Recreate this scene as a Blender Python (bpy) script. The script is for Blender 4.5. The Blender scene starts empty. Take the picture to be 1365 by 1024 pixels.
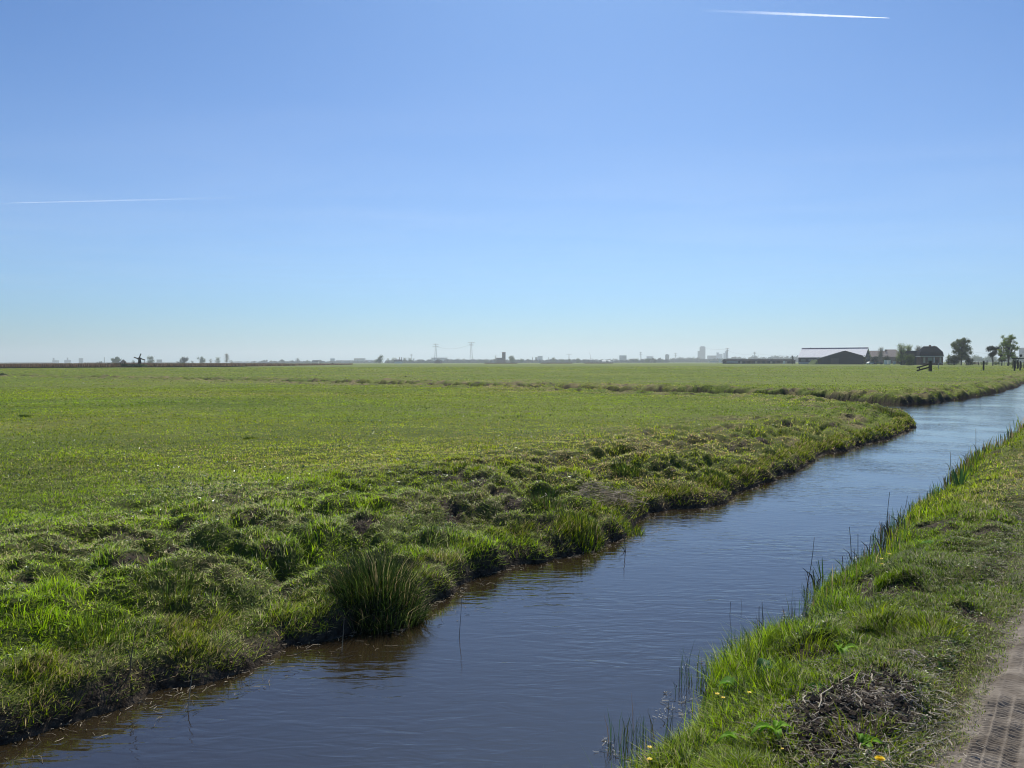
import bpy, math, random
import numpy as np
from mathutils import Vector, Matrix, Euler
R = math.radians
sc = bpy.context.scene
col = sc.collection

# ---------------------------------------------------------------- camera
CAM_Z, F, PITCH, ROLL = 1.5, 1025.0, R(1.62), R(-0.103)
cam_data = bpy.data.cameras.new('camera')
cam = bpy.data.objects.new('camera', cam_data); col.objects.link(cam)
RM = Matrix.Rotation(R(90) - PITCH, 3, 'X') @ Matrix.Rotation(ROLL, 3, 'Z')
cam.matrix_world = Matrix.Translation((0, 0, CAM_Z)) @ RM.to_4x4()
cam_data.sensor_width = 36; cam_data.lens = 36 * F / 1365
cam_data.clip_start = 0.05; cam_data.clip_end = 250000
sc.camera = cam

# ---------------------------------------------------------------- sky and sun
SUN_EL, SUN_AZ = R(50), R(7)        # azimuth clockwise from +Y
w = bpy.data.worlds.new('World'); sc.world = w; w.use_nodes = True
nt = w.node_tree
bg = nt.nodes['Background']
sky = nt.nodes.new('ShaderNodeTexSky'); sky.sky_type = 'NISHITA'
sky.sun_disc = False; sky.sun_elevation = SUN_EL; sky.sun_rotation = SUN_AZ
sky.altitude = 0; sky.air_density = 0.92; sky.dust_density = 0.72; sky.ozone_density = 2.6
wb = nt.nodes.new('ShaderNodeMix'); wb.data_type = 'RGBA'; wb.blend_type = 'MULTIPLY'; wb.inputs[0].default_value = 1
wb.inputs[7].default_value = (0.62, 0.965, 1.28, 1)      # the camera's white balance on the sky
nt.links.new(sky.outputs[0], wb.inputs[6]); gm = nt.nodes.new('ShaderNodeGamma'); gm.inputs[1].default_value = 1.15
nt.links.new(wb.outputs[2], gm.inputs[0]); nt.links.new(gm.outputs[0], bg.inputs[0]); bg.inputs[1].default_value = 0.060
sl = bpy.data.lights.new('sun', 'SUN'); sl.energy = 5.0; sl.angle = R(0.53); sl.color = (1, 0.93, 0.80)
so = bpy.data.objects.new('sun', sl); col.objects.link(so)
sd = Vector((math.sin(SUN_AZ) * math.cos(SUN_EL), math.cos(SUN_AZ) * math.cos(SUN_EL), math.sin(SUN_EL)))
so.rotation_euler = sd.to_track_quat('Z', 'Y').to_euler()
so.location = sd * 200
sc.view_settings.view_transform = 'Standard'; sc.view_settings.look = 'None'
sc.view_settings.exposure = 0.0; sc.view_settings.gamma = 1.0
sc.render.engine = 'CYCLES'
sc.cycles.use_denoising = True; sc.cycles.filter_width = 1.1
sc.cycles.max_bounces = 7; sc.cycles.diffuse_bounces = 3; sc.cycles.glossy_bounces = 3
sc.cycles.transmission_bounces = 4; sc.cycles.volume_bounces = 1; sc.cycles.transparent_max_bounces = 8
sc.cycles.sample_clamp_indirect = 4

# ---------------------------------------------------------------- helpers
def at(px, py, z):
    """Where the sight line through a photo pixel meets the level z."""
    d = RM @ Vector(((px - 682.5) / F, (512 - py) / F, -1))
    t = (z - CAM_Z) / d.z
    return Vector((d.x * t, d.y * t, z))
def horizon(px): return 483.02 - (px - 682.5) * 0.0018
def gx(px, D): return (px - 682.5) / F * D
def gz(px, py, D): return CAM_Z + (horizon(px) - py) / F * D

rng = np.random.default_rng(7)
random.seed(11)
def vn(x, y, seed=0):
    xi = np.floor(x).astype(np.int64); yi = np.floor(y).astype(np.int64)
    fx = x - xi; fy = y - yi
    fx = fx * fx * (3 - 2 * fx); fy = fy * fy * (3 - 2 * fy)
    def h(a, b):
        n = (a * 374761393 + b * 668265263 + seed * 974634777) & 0xffffffff
        n = ((n ^ (n >> 13)) * 1274126177) & 0xffffffff
        n = n ^ (n >> 16)
        return (n & 0xffff) / 65535.0
    a = h(xi, yi); b = h(xi + 1, yi); c = h(xi, yi + 1); d = h(xi + 1, yi + 1)
    return (a + (b - a) * fx) * (1 - fy) + (c + (d - c) * fx) * fy
def fbm(x, y, s, seed=0, octs=3):
    v = 0; a = 1; t = 0
    for o in range(octs):
        v = v + a * vn(x / s + 17.3 * o, y / s - 9.1 * o, seed + o); t += a; a *= 0.5; s *= 0.5
    return v / t
def worley(x, y, s, seed=0):
    """Rounded mounds: 1 in the middle of a cell's mound, 0 between them; random sizes."""
    X = x / s; Y = y / s
    xi = np.floor(X).astype(np.int64); yi = np.floor(Y).astype(np.int64)
    best = np.zeros_like(X)
    for i in (-1, 0, 1):
        for j in (-1, 0, 1):
            a = xi + i; b = yi + j
            n = (a * 73856093 + b * 19349663 + seed * 83492791) & 0xffffffff
            n = ((n ^ (n >> 13)) * 1274126177) & 0xffffffff
            n = n ^ (n >> 15)
            cx = a + (n & 255) / 255.0; cy = b + ((n >> 8) & 255) / 255.0
            rad = 0.35 + 0.65 * (((n >> 16) & 255) / 255.0)
            d2 = ((X - cx) ** 2 + (Y - cy) ** 2) / rad ** 2
            best = np.maximum(best, np.clip(1 - d2, 0, 1) * (0.5 + 0.5 * rad))
    return best
def sstep(a, b, x):
    t = np.clip((x - a) / (b - a), 0, 1); return t * t * (3 - 2 * t)

def mesh_np(name, V, Fc, mat=None, smooth=False, attrs=None):
    me = bpy.data.meshes.new(name)
    V = np.asarray(V, dtype=np.float32); Fc = np.asarray(Fc, dtype=np.int32)
    k = Fc.shape[1]
    me.vertices.add(len(V)); me.vertices.foreach_set('co', V.ravel())
    me.loops.add(Fc.size); me.loops.foreach_set('vertex_index', Fc.ravel())
    me.polygons.add(len(Fc)); me.polygons.foreach_set('loop_start', np.arange(0, Fc.size, k, dtype=np.int32))
    me.polygons.foreach_set('use_smooth', np.full(len(Fc), smooth, dtype=bool))
    for an, av in (attrs or {}).items():
        av = np.asarray(av, dtype=np.float32)
        if av.ndim == 1:
            a = me.attributes.new(an, 'FLOAT', 'POINT'); a.data.foreach_set('value', av)
        else:
            a = me.attributes.new(an, 'FLOAT_COLOR', 'POINT')
            a.data.foreach_set('color', np.concatenate([av, np.ones((len(av), 1), np.float32)], 1).ravel())
    me.update(calc_edges=True)
    if mat: me.materials.append(mat)
    return me
def link(name, me, parent=None, loc=None, rz=None):
    o = bpy.data.objects.new(name, me); col.objects.link(o)
    if parent: o.parent = parent
    if loc is not None: o.location = loc
    if rz is not None: o.rotation_euler = (0, 0, rz)
    return o
def tag(o, label=None, cat=None, group=None, kind=None):
    if label: o['label'] = label
    if cat: o['category'] = cat
    if group: o['group'] = group
    if kind: o['kind'] = kind
    return o

class MB:
    """Collects simple shapes into one mesh."""
    def __init__(s): s.v = []; s.f = []
    def box(s, x0, x1, y0, y1, z0, z1, M=None):
        b = len(s.v)
        for x, y, z in ((x0,y0,z0),(x1,y0,z0),(x1,y1,z0),(x0,y1,z0),(x0,y0,z1),(x1,y0,z1),(x1,y1,z1),(x0,y1,z1)):
            p = Vector((x, y, z)); s.v.append(M @ p if M else p)
        s.f += [(b,b+3,b+2,b+1),(b+4,b+5,b+6,b+7),(b,b+1,b+5,b+4),(b+1,b+2,b+6,b+5),(b+2,b+3,b+7,b+6),(b+3,b,b+4,b+7)]
        return s
    def poly(s, pts): b = len(s.v); s.v += [Vector(p) for p in pts]; s.f.append(tuple(range(b, b + len(pts)))); return s
    def tube(s, pts, rad, n=6, cap=True):
        pts = [Vector(p) for p in pts]
        if not hasattr(rad, '__len__'): rad = [rad] * len(pts)
        b = len(s.v)
        for i, p in enumerate(pts):
            t = (pts[min(i+1, len(pts)-1)] - pts[max(i-1, 0)]).normalized()
            a = Vector((0,0,1)) if abs(t.z) < .9 else Vector((1,0,0))
            u = t.cross(a).normalized(); q = t.cross(u)
            for k in range(n):
                an = 2 * math.pi * k / n
                s.v.append(p + (u * math.cos(an) + q * math.sin(an)) * rad[i])
        for i in range(len(pts) - 1):
            for k in range(n):
                k2 = (k + 1) % n
                s.f.append((b+i*n+k, b+i*n+k2, b+(i+1)*n+k2, b+(i+1)*n+k))
        if cap:
            s.f.append(tuple(b + k for k in reversed(range(n))))
            s.f.append(tuple(b + (len(pts)-1)*n + k for k in range(n)))
        return s
    def prism(s, prof, y0, y1):
        """Profile in x,z extruded along y."""
        n = len(prof); b = len(s.v)
        s.v += [Vector((x, y0, z)) for x, z in prof] + [Vector((x, y1, z)) for x, z in prof]
        s.f += [tuple(b + k for k in range(n)), tuple(b + n + k for k in reversed(range(n)))]
        for k in range(n):
            k2 = (k + 1) % n; s.f.append((b+k, b+n+k, b+n+k2, b+k2))
        return s
    def build(s, name, mat, parent=None, loc=None, rz=None, smooth=False):
        me = bpy.data.meshes.new(name)
        me.from_pydata([tuple(v) for v in s.v], [], s.f); me.update()
        if smooth: me.polygons.foreach_set('use_smooth', [True] * len(me.polygons))
        if mat: me.materials.append(mat)
        return link(name, me, parent, loc, rz)
def empty(name, loc, rz=0, label=None, cat=None, group=None):
    o = bpy.data.objects.new(name, None); col.objects.link(o)
    o.location = loc; o.rotation_euler = (0, 0, rz); o.empty_display_size = 0.2
    return tag(o, label, cat, group)

# ---------------------------------------------------------------- materials
def mat(name, c=(.5,.5,.5), rough=.8, spec=.3, c2=None, scale=3.0, bump=0, metal=0, trans=0, attr=None, detail=4, bumpd=.02):
    m = bpy.data.materials.new(name); m.use_nodes = True
    n = m.node_tree.nodes; l = m.node_tree.links; b = n['Principled BSDF']
    b.inputs['Roughness'].default_value = rough; b.inputs['Specular IOR Level'].default_value = spec
    b.inputs['Metallic'].default_value = metal
    b.inputs['Base Color'].default_value = (*c, 1)
    src = None
    tc = n.new('ShaderNodeTexCoord')
    if attr:
        a = n.new('ShaderNodeAttribute'); a.attribute_name = attr; src = a.outputs['Color']
    if c2:
        t = n.new('ShaderNodeTexNoise'); t.inputs['Scale'].default_value = scale; t.inputs['Detail'].default_value = detail
        l.new(tc.outputs['Object'], t.inputs['Vector'])
        mr = n.new('ShaderNodeMapRange'); mr.inputs[1].default_value = .35; mr.inputs[2].default_value = .65
        l.new(t.outputs['Fac'], mr.inputs[0])
        mx = n.new('ShaderNodeMix'); mx.data_type = 'RGBA'
        mx.inputs[6].default_value = (*c, 1); mx.inputs[7].default_value = (*c2, 1)
        l.new(mr.outputs[0], mx.inputs[0]); src = mx.outputs[2]
    if src: l.new(src, b.inputs['Base Color'])
    if bump:
        t2 = n.new('ShaderNodeTexNoise'); t2.inputs['Scale'].default_value = scale * 4; t2.inputs['Detail'].default_value = 6
        l.new(tc.outputs['Object'], t2.inputs['Vector'])
        bp = n.new('ShaderNodeBump'); bp.inputs['Strength'].default_value = bump; bp.inputs['Distance'].default_value = bumpd
        l.new(t2.outputs['Fac'], bp.inputs['Height']); l.new(bp.outputs[0], b.inputs['Normal'])
    if trans:
        tr = n.new('ShaderNodeBsdfTranslucent'); ms = n.new('ShaderNodeMixShader'); ms.inputs[0].default_value = trans
        tr.inputs[0].default_value = (*c, 1)
        if src: l.new(src, tr.inputs[0])
        l.new(b.outputs[0], ms.inputs[1]); l.new(tr.outputs[0], ms.inputs[2])
        l.new(ms.outputs[0], n['Material Output'].inputs[0])
    return m

M_blade = mat('grass_blade', rough=.5, spec=.22, trans=.5, attr='tint')
M_far_blade = mat('field_blade', rough=.7, spec=.08, trans=.5, attr='tint')
M_leafcol = mat('herb_leaf', rough=.36, spec=.45, trans=.35, attr='tint')
M_straw = mat('dry_straw', (.36,.30,.20), .55, .4, (.22,.17,.11), 25, trans=.1)
M_soil = mat('peat_soil', (.035,.026,.02), .95, .2, (.075,.058,.045), 14, bump=.8)

# ground: green turf, tan and mossy patches, peat where the 'dirt' attribute says so
def ground_mat():
    m = bpy.data.materials.new('meadow_turf'); m.use_nodes = True
    n = m.node_tree.nodes; l = m.node_tree.links; b = n['Principled BSDF']
    b.inputs['Roughness'].default_value = .9; b.inputs['Specular IOR Level'].default_value = .12
    geo = n.new('ShaderNodeNewGeometry')
    def noise(s, d=5, w=None):
        t = n.new('ShaderNodeTexNoise'); t.inputs['Scale'].default_value = s; t.inputs['Detail'].default_value = d
        l.new(geo.outputs['Position'], t.inputs['Vector']); return t.outputs['Fac']
    def rmp(x, a, c):
        q = n.new('ShaderNodeMapRange'); q.inputs[1].default_value = a; q.inputs[2].default_value = c; l.new(x, q.inputs[0]); return q.outputs[0]
    def mixc(f, A, B):
        q = n.new('ShaderNodeMix'); q.data_type = 'RGBA'; l.new(f, q.inputs[0])
        for s_, v in ((6, A), (7, B)):
            if isinstance(v, tuple): q.inputs[s_].default_value = (*v, 1)
            else: l.new(v, q.inputs[s_])
        return q.outputs[2]
    c = mixc(rmp(noise(.35), .38, .62), (.10,.15,.018), (.14,.18,.026))
    c = mixc(rmp(noise(6), .45, .7), c, (.075,.115,.018))
    c = mixc(rmp(noise(.06, 3), .45, .7), c, (.16,.19,.035))
    sa = n.new('ShaderNodeAttribute'); sa.attribute_name = 'sand'
    dr = n.new('ShaderNodeAttribute'); dr.attribute_name = 'dry'
    c = mixc(dr.outputs['Fac'], c, (.20,.165,.085))
    ro = n.new('ShaderNodeAttribute'); ro.attribute_name = 'gap_shade'
    c = mixc(ro.outputs['Fac'], c, (.05,.06,.018))  # ground under the nearer blades painted darker to deepen the shaded gaps
    soil = mixc(rmp(noise(22), .35, .65), (.028,.021,.015), (.075,.06,.045))
    di = n.new('ShaderNodeAttribute'); di.attribute_name = 'dirt'
    c = mixc(di.outputs['Fac'], c, soil)
    c = mixc(sa.outputs['Fac'], c, mixc(rmp(noise(6, 12), .35, .65), (.125,.105,.085), (.25,.22,.185)))
    l.new(c, b.inputs['Base Color'])
    bp = n.new('ShaderNodeBump'); bp.inputs['Strength'].default_value = .9; bp.inputs['Distance'].default_value = .03
    l.new(noise(30, 8), bp.inputs['Height']); l.new(bp.outputs[0], b.inputs['Normal'])
    return m
M_ground = ground_mat()

def water_mat():
    m = bpy.data.materials.new('ditch_water'); m.use_nodes = True
    n = m.node_tree.nodes; l = m.node_tree.links; b = n['Principled BSDF']
    b.inputs['Base Color'].default_value = (.025,.018,.009, 1)
    b.inputs['Roughness'].default_value = .05; b.inputs['IOR'].default_value = 2.0
    geo = n.new('ShaderNodeNewGeometry')
    mp = n.new('ShaderNodeMapping'); mp.inputs['Rotation'].default_value = (0, 0, R(22)); mp.inputs['Scale'].default_value = (.45, 1.5, 1)
    l.new(geo.outputs['Position'], mp.inputs['Vector'])
    def noise(s, d, v, dist=0):
        t = n.new('ShaderNodeTexNoise'); t.inputs['Scale'].default_value = s; t.inputs['Detail'].default_value = d
        t.inputs['Distortion'].default_value = dist; l.new(v, t.inputs['Vector']); return t.outputs['Fac']
    r1 = noise(9, 2, mp.outputs[0], .6); r2 = noise(28, 1, mp.outputs[0], .3)
    calm = noise(.55, 2, geo.outputs['Position'])
    q = n.new('ShaderNodeMapRange'); q.inputs[1].default_value = .38; q.inputs[2].default_value = .62; q.inputs[3].default_value = .25; l.new(calm, q.inputs[0])
    ma = n.new('ShaderNodeMath'); ma.operation = 'MULTIPLY_ADD'; ma.inputs[1].default_value = .12
    l.new(r2, ma.inputs[0]); l.new(r1, ma.inputs[2])
    mm = n.new('ShaderNodeMath'); mm.operation = 'MULTIPLY'; l.new(ma.outputs[0], mm.inputs[0]); l.new(q.outputs[0], mm.inputs[1])
    bp = n.new('ShaderNodeBump'); bp.inputs['Strength'].default_value = 1.0; bp.inputs['Distance'].default_value = .008
    l.new(mm.outputs[0], bp.inputs['Height']); l.new(bp.outputs[0], b.inputs['Normal'])
    return m
M_water = water_mat()

# ---------------------------------------------------------------- ditches (world outline of the water)
DIRV = Vector((math.sin(R(37.1)), math.cos(R(37.1))))
NRMV = Vector((DIRV.y, -DIRV.x))
def uv(u, v): return (DIRV.x * u + NRMV.x * v, DIRV.y * u + NRMV.y * v)
WZ = -0.40
shore = [uv(-25, -4.5), uv(-6, -4.5)]
for p in [(0,992),(100,958),(240,912),(330,888),(395,856),(440,848),(545,832),(575,802),(610,784),(700,750),(790,730),(835,707),(880,687),
          (940,676),(1000,651),(1060,626),(1110,603),(1150,595),(1206,574),(1213,566),(1207,548)]:
    q = at(*p, WZ); shore.append((q.x, q.y))
for p in [(1190,540),(1100,530),(1000,526.5),(900,524),(700,517),(500,512),(300,508),(100,503),(-200,498.5)]:
    q = at(*p, 0); shore.append((q.x + .25, q.y + .55))
for p in [(-200,497.0),(100,501),(300,504),(500,507),(700,511.5),(900,516),(1000,519)]:
    q = at(*p, 0); shore.append((q.x - .3, q.y - 1.0))
for p in [(1100,532),(1150,536),(1200,539.5),(1250,537),(1290,531),(1330,522.5),(1362,513.5)]:
    q = at(*p, WZ); shore.append((q.x, q.y))
shore += [uv(110, -4.5), uv(320, -4.6), uv(320, -1.7), uv(60, -1.75), uv(30, -1.65), uv(12, -1.75), uv(6, -1.7), uv(4, -1.77), uv(2.5, -1.70), uv(-25, -1.75)]
SH = np.array(shore)
def water_dist(x, y, near=None):
    """Signed distance to the water's edge, positive on land."""
    wx = x + .22 * (vn(x / .9, y / .9, 3) - .5) + .17 * (vn(x / .26, y / .26, 4) - .5) + .5 * (vn(x / 5, y / 5, 31) - .5) * sstep(12, 25, y)
    wy = y + .22 * (vn(x / .9, y / .9, 5) - .5) + .17 * (vn(x / .26, y / .26, 6) - .5) + .5 * (vn(x / 5, y / 5, 33) - .5) * sstep(12, 25, y)
    best = np.full(x.shape, 1e9); inside = np.zeros(x.shape, bool)
    n = len(SH)
    for i in range(n):
        ax, ay = SH[i]; bx, by = SH[(i + 1) % n]
        ex, ey = bx - ax, by - ay
        t = np.clip(((wx - ax) * ex + (wy - ay) * ey) / (ex * ex + ey * ey), 0, 1)
        dx = wx - ax - t * ex; dy = wy - ay - t * ey
        best = np.minimum(best, dx * dx + dy * dy)
        if ay != by:
            c = ((ay > wy) != (by > wy)) & (wx < ex * (wy - ay) / ey + ax)
            inside ^= c
    d = np.sqrt(best)
    return np.where(inside, -d, d)
def lateral(x, y): return NRMV.x * x + NRMV.y * y
def along(x, y): return DIRV.x * x + DIRV.y * y
DIRT_C = at(1130, 940, 0)            # bare peat on the near verge
HEAP_C = at(812, 649, 0)
TUS_C = at(506, 800, -.2)
EXTRA_MOUND = [(TUS_C.x, TUS_C.y, .38, .08)]
def terrain(x, y):
    d = water_dist(x, y)
    v = lateral(x, y)
    right = v > -3.1
    zl = np.interp(d, [-1.2,-.3,-.05,.04,.16,.5,1.6,3.2], [-1.0,-.62,-.46,-.34,-.25,-.17,-.03,0])
    zr = np.interp(d, [-1.2,-.3,0,.22,.6,1.15], [-1.0,-.66,-.425,-.26,-.10,-.01])
    z = np.where(right, zr, zl)
    r = np.hypot(x, y)
    A = (1 - .88 * sstep(1.0, 4.6, d)) * (.3 * sstep(-.02, .15, d) + .7 * sstep(.12, .9, d))
    A = np.where(y > 30, (1 - .95 * sstep(.7, 3.2, d)) * sstep(-.02, .2, d), A)
    amp = np.where(right, .33, 1.0)
    patch = .2 + 1.4 * fbm(x, y, 1.3, 61, 3)
    wx_ = x + .30 * (fbm(x, y, .35, 62, 2) - .5); wy_ = y + .30 * (fbm(x, y, .35, 63, 2) - .5)
    h = A * amp * patch * (.19 * worley(wx_, wy_, .55, 8) + .09 * worley(wx_, wy_, .20, 9) - .07)
    h = h - A * amp * .13 * sstep(.45, .9, worley(x, y, .9, 55)) * sstep(.45, .6, vn(x / .9, y / .9, 56)) * sstep(.5, .9, d)
    h = h + A * np.where(right, 0, 1) * sstep(25, 35, y) * .16 * worley(x, y, 1.3, 21)
    h = h + (.02 + .02 * A) * (fbm(x, y, .16, 10, 2) - .5) * sstep(-.02, .2, d)
    h = h + .05 * (vn(x / 2.2, y / 2.2, 12) - .5) * sstep(.3, 2, d) + .10 * (vn(x / 14, y / 14, 13) - .5) * sstep(2, 9, d) * sstep(8, 25, r)
    # low trodden spots and lumps out in the field
    spot = sstep(.62, .78, vn(x / 9, y / 4, 71)) * sstep(3, 8, d) * sstep(10, 30, r) * (1 - sstep(160, 260, r))
    h = h + spot * (.10 * worley(x, y, .8, 72) - .02)
    for mx, my, mr, mh in EXTRA_MOUND:
        h = h + mh * np.exp(-((x - mx) ** 2 + (y - my) ** 2) / mr ** 2) * sstep(-.1, .1, d)
    # the track
    tr = sstep(-.64, -.48, v) * (1 - sstep(1.6, 1.9, v)) * sstep(-30, -20, along(x, y))
    h = h * (1 - tr) - .03 * tr
    z = z + h - .045 * bare(x, y, d) * (1 - tr)
    z = np.where((d > .16) & (z < -.30), -.30, z)
    return z, d, v
def bare(x, y, d): return sstep(.66, .75, fbm(x, y, .35, 43, 2)) * (1 - sstep(1, 6, d)) * sstep(.1, .4, d)
def height(x, y):
    z, _, _ = terrain(np.array([float(x)]), np.array([float(y)])); return float(z[0])

# ---------------------------------------------------------------- the ground: one sheet to the horizon
fine = np.arange(-50, 50.001, 0.125)
coarse = np.arange(54, 306.1, 6)
ang = np.radians(np.concatenate([fine, coarse]))      # clockwise from +Y
rad = [0.9]
while rad[-1] < 9000:
    r_ = rad[-1]
    rad.append(r_ * (1.0045 if r_ < 45 else 1.0065 if r_ < 130 else 1.04) + .002)
rad[-1] = 9000
rad = np.array(rad)
A_, R_ = np.meshgrid(ang, rad)
X = (np.sin(A_) * R_).ravel(); Y = (np.cos(A_) * R_).ravel()
Z, D, V = terrain(X, Y)
na, nr = len(ang), len(rad)
Z[R_.ravel() > 600] = 0
dirt = 1 - sstep(.06, .2, D + .12 * (fbm(X, Y, .2, 40, 2) - .5))
dirt = np.where(V > -3.1, 1 - sstep(-.02, .15, D), dirt)
pe = ((X - DIRT_C.x) * DIRV.x + (Y - DIRT_C.y) * DIRV.y) / .62, ((X - DIRT_C.x) * NRMV.x + (Y - DIRT_C.y) * NRMV.y) / .27
pd = np.sqrt(pe[0] ** 2 + pe[1] ** 2) + .5 * (fbm(X, Y, .25, 41, 3) - .5)
dirt = np.maximum(dirt, 1 - sstep(.75, 1.15, pd))
dirt = np.maximum(dirt, .6 * sstep(-.60, -.46, V + .12 * (fbm(X, Y, .15, 47, 3) - .5)) * (V < 2))
dirt = np.maximum(dirt, bare(X, Y, D))
near_bank = 1 - sstep(1.0, 5.5, D)
dry = near_bank * .85 * sstep(.5, .72, fbm(X, Y, .7, 44, 3)) + .25 * sstep(.55, .75, fbm(X, Y, 6, 45, 3))
dry = np.where(V > -3.1, .8 * sstep(-1.05, -.6, V + .3 * (fbm(X, Y, .4, 46, 2) - .5)), dry)
VE = np.interp(X * DIRV.x + Y * DIRV.y, [2, 2.9, 3.8, 5, 8, 14], [-.56, -.50, -.43, -.37, -.33, -.28])
sand = sstep(-.09, .0, V - VE + .22 * (fbm(X, Y, .10, 48, 4) - .5) + .10 * (fbm(X, Y, .30, 83, 3) - .5)) * (V < 2)
i = np.arange(nr - 1)[:, None] * na + np.arange(na)[None, :]
j = np.arange(nr - 1)[:, None] * na + (np.arange(na)[None, :] + 1) % na
quads = np.stack([i, i + na, j + na, j], -1).reshape(-1, 4)
# close the small hole under the camera
verts = np.stack([X, Y, Z], 1)
cidx = len(verts)
verts = np.concatenate([verts, [[0, 0, -.03]]])
k = np.arange(na)
hub = np.stack([np.full(na, cidx), k, (k + 1) % na, (k + 1) % na], 1)
hub_t = hub[:, :3]
g1 = mesh_np('meadow', verts, np.concatenate([quads[:, [0, 1, 2]], quads[:, [0, 2, 3]], hub_t]), M_ground, True,
             {'dirt': np.append(dirt, 0), 'dry': np.append(dry, 0), 'sand': np.append(sand, 0), 'gap_shade': np.append(.75 * (1 - sstep(10, 22, R_.ravel())), 0)})
tag(link('meadow', g1), kind='structure')

# the water sheet, a little wider than the ditches, buried in the banks
wv = []
wq = MB()
def strip(a, b, half, z=WZ):
    a = Vector(a); b = Vector(b); t = (b - a).normalized(); n_ = Vector((-t.y, t.x)) * half
    return [(a.x + n_.x, a.y + n_.y, z), (a.x - n_.x, a.y - n_.y, z), (b.x - n_.x, b.y - n_.y, z), (b.x + n_.x, b.y + n_.y, z)]
cx_, cy_ = [], []
me_w = MB()
e0, e1 = uv(-25, -.9), uv(330, -.9)
f0, f1 = uv(-25, -5.6), uv(330, -5.6)
me_w.poly([(*f0, WZ), (*e0, WZ), (*e1, WZ), (*f1, WZ)])
tag(me_w.build('ditch_water', M_water), kind='structure')
side = MB()
pts = [(at(1200, 533, 0)), at(1100, 525.5, 0), at(900, 520, 0), at(700, 514, 0), at(500, 509.5, 0), at(300, 506, 0), at(100, 502, 0), at(-200, 497.8, 0)]
hw = [3.9, 4.4, 5.2, 4.0, 4.2, 4.2, 4.2, 4.2]
# clip the side sheet where the main sheet begins
prev = None
L_, R__ = [], []
for q_, p in enumerate(pts):
    a = pts[max(q_ - 1, 0)]; b = pts[min(q_ + 1, len(pts) - 1)]
    t = Vector((b.x - a.x, b.y - a.y)).normalized(); n_ = Vector((-t.y, t.x)) * hw[q_]
    L_.append((p.x + n_.x, p.y + n_.y)); R__.append((p.x - n_.x, p.y - n_.y))
def to_line(p, q):
    # extend p away from q to the main sheet's left border (lateral -5.6), stopping there
    p = Vector(p); q = Vector(q); dp = lateral(*p); dq = lateral(*q)
    t = (-5.6 - dq) / (dp - dq); return tuple(q + (p - q) * t)
L_[0] = to_line(L_[0], L_[1]); R__[0] = to_line(R__[0], R__[1])
b0 = []
for q_ in range(len(pts)): side.v += [Vector((*L_[q_], WZ)), Vector((*R__[q_], WZ))]
for q_ in range(len(pts) - 1): side.f.append((2*q_, 2*q_+2, 2*q_+3, 2*q_+1))
tag(side.build('side_ditch_water', M_water), kind='structure')

# ---------------------------------------------------------------- the dirt track with tyre treads
def vedge(u): return np.interp(u, [2, 2.9, 3.8, 5, 8, 14], [-.56, -.50, -.43, -.37, -.33, -.28])
def track():
    us = np.concatenate([np.arange(-3, 1.6, .05), np.arange(1.6, 6.5, .0045), np.arange(6.5, 14, .03), np.arange(14, 60, .5)])
    vs = np.concatenate([np.arange(-.60, .12, .0055), np.arange(.12, 1.75, .04)])
    U, Vv = np.meshgrid(us, vs, indexing='ij')
    x = (DIRV.x * U + NRMV.x * Vv).ravel(); y = (DIRV.y * U + NRMV.y * Vv).ravel()
    U = U.ravel(); Vv = Vv.ravel()
    z, _, _ = terrain(x, y)
    h = .010 + .030 * (fbm(x, y, .11, 81, 4) - .5) + .03 * (fbm(x, y, .5, 82, 2) - .5)
    ve = vedge(U); edge = sstep(-.02, .10, Vv - ve + .10 * (fbm(x, y, .30, 83, 3) - .5))
    # two passes of a lugged tyre
    def tread(v0, wd, pitch, ph, skew):
        a = (Vv - v0) / wd
        m_ = sstep(-.02, .04, a) * (1 - sstep(.96, 1.02, a))
        ribs = np.abs(((a * 4) % 1) - .5) * 2
        rib = sstep(.78, .95, ribs)
        band = np.floor(a * 4)
        lug = ((U + ph + band * pitch * .37 + skew * (Vv - v0)) / pitch) % 1
        lug = sstep(.15, .35, lug) * (1 - sstep(.6, .8, lug))
        wear = sstep(.28, .48, fbm(x, y, .5, 85, 4)) * .9 + .1
        return m_, (.010 * rib + .009 * lug * (1 - rib) - .011) * wear
    m1, t1 = tread(-.43, .225, .023, 0, .12)
    m2, t2 = tread(-.10, .225, .023, .01, -.12)
    h = h + m1 * t1 + m2 * t2
    zz = z + edge * (h + .012) - .03 * (1 - edge)
    nU, nV = len(us), len(vs)
    a = np.arange(nU - 1)[:, None] * nV + np.arange(nV - 1)[None, :]
    q = np.stack([a, a + 1, a + nV + 1, a + nV], -1).reshape(-1, 4)
    m = mat('track_earth', (.125,.105,.085), .95, .15, (.25,.22,.185), 6, bump=.9, detail=12, bumpd=.012)
    me = mesh_np('dirt_track', np.stack([x, y, zz], 1), q[:, ::-1], m, True)
    tag(link('dirt_track', me), kind='structure')
track()

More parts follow.
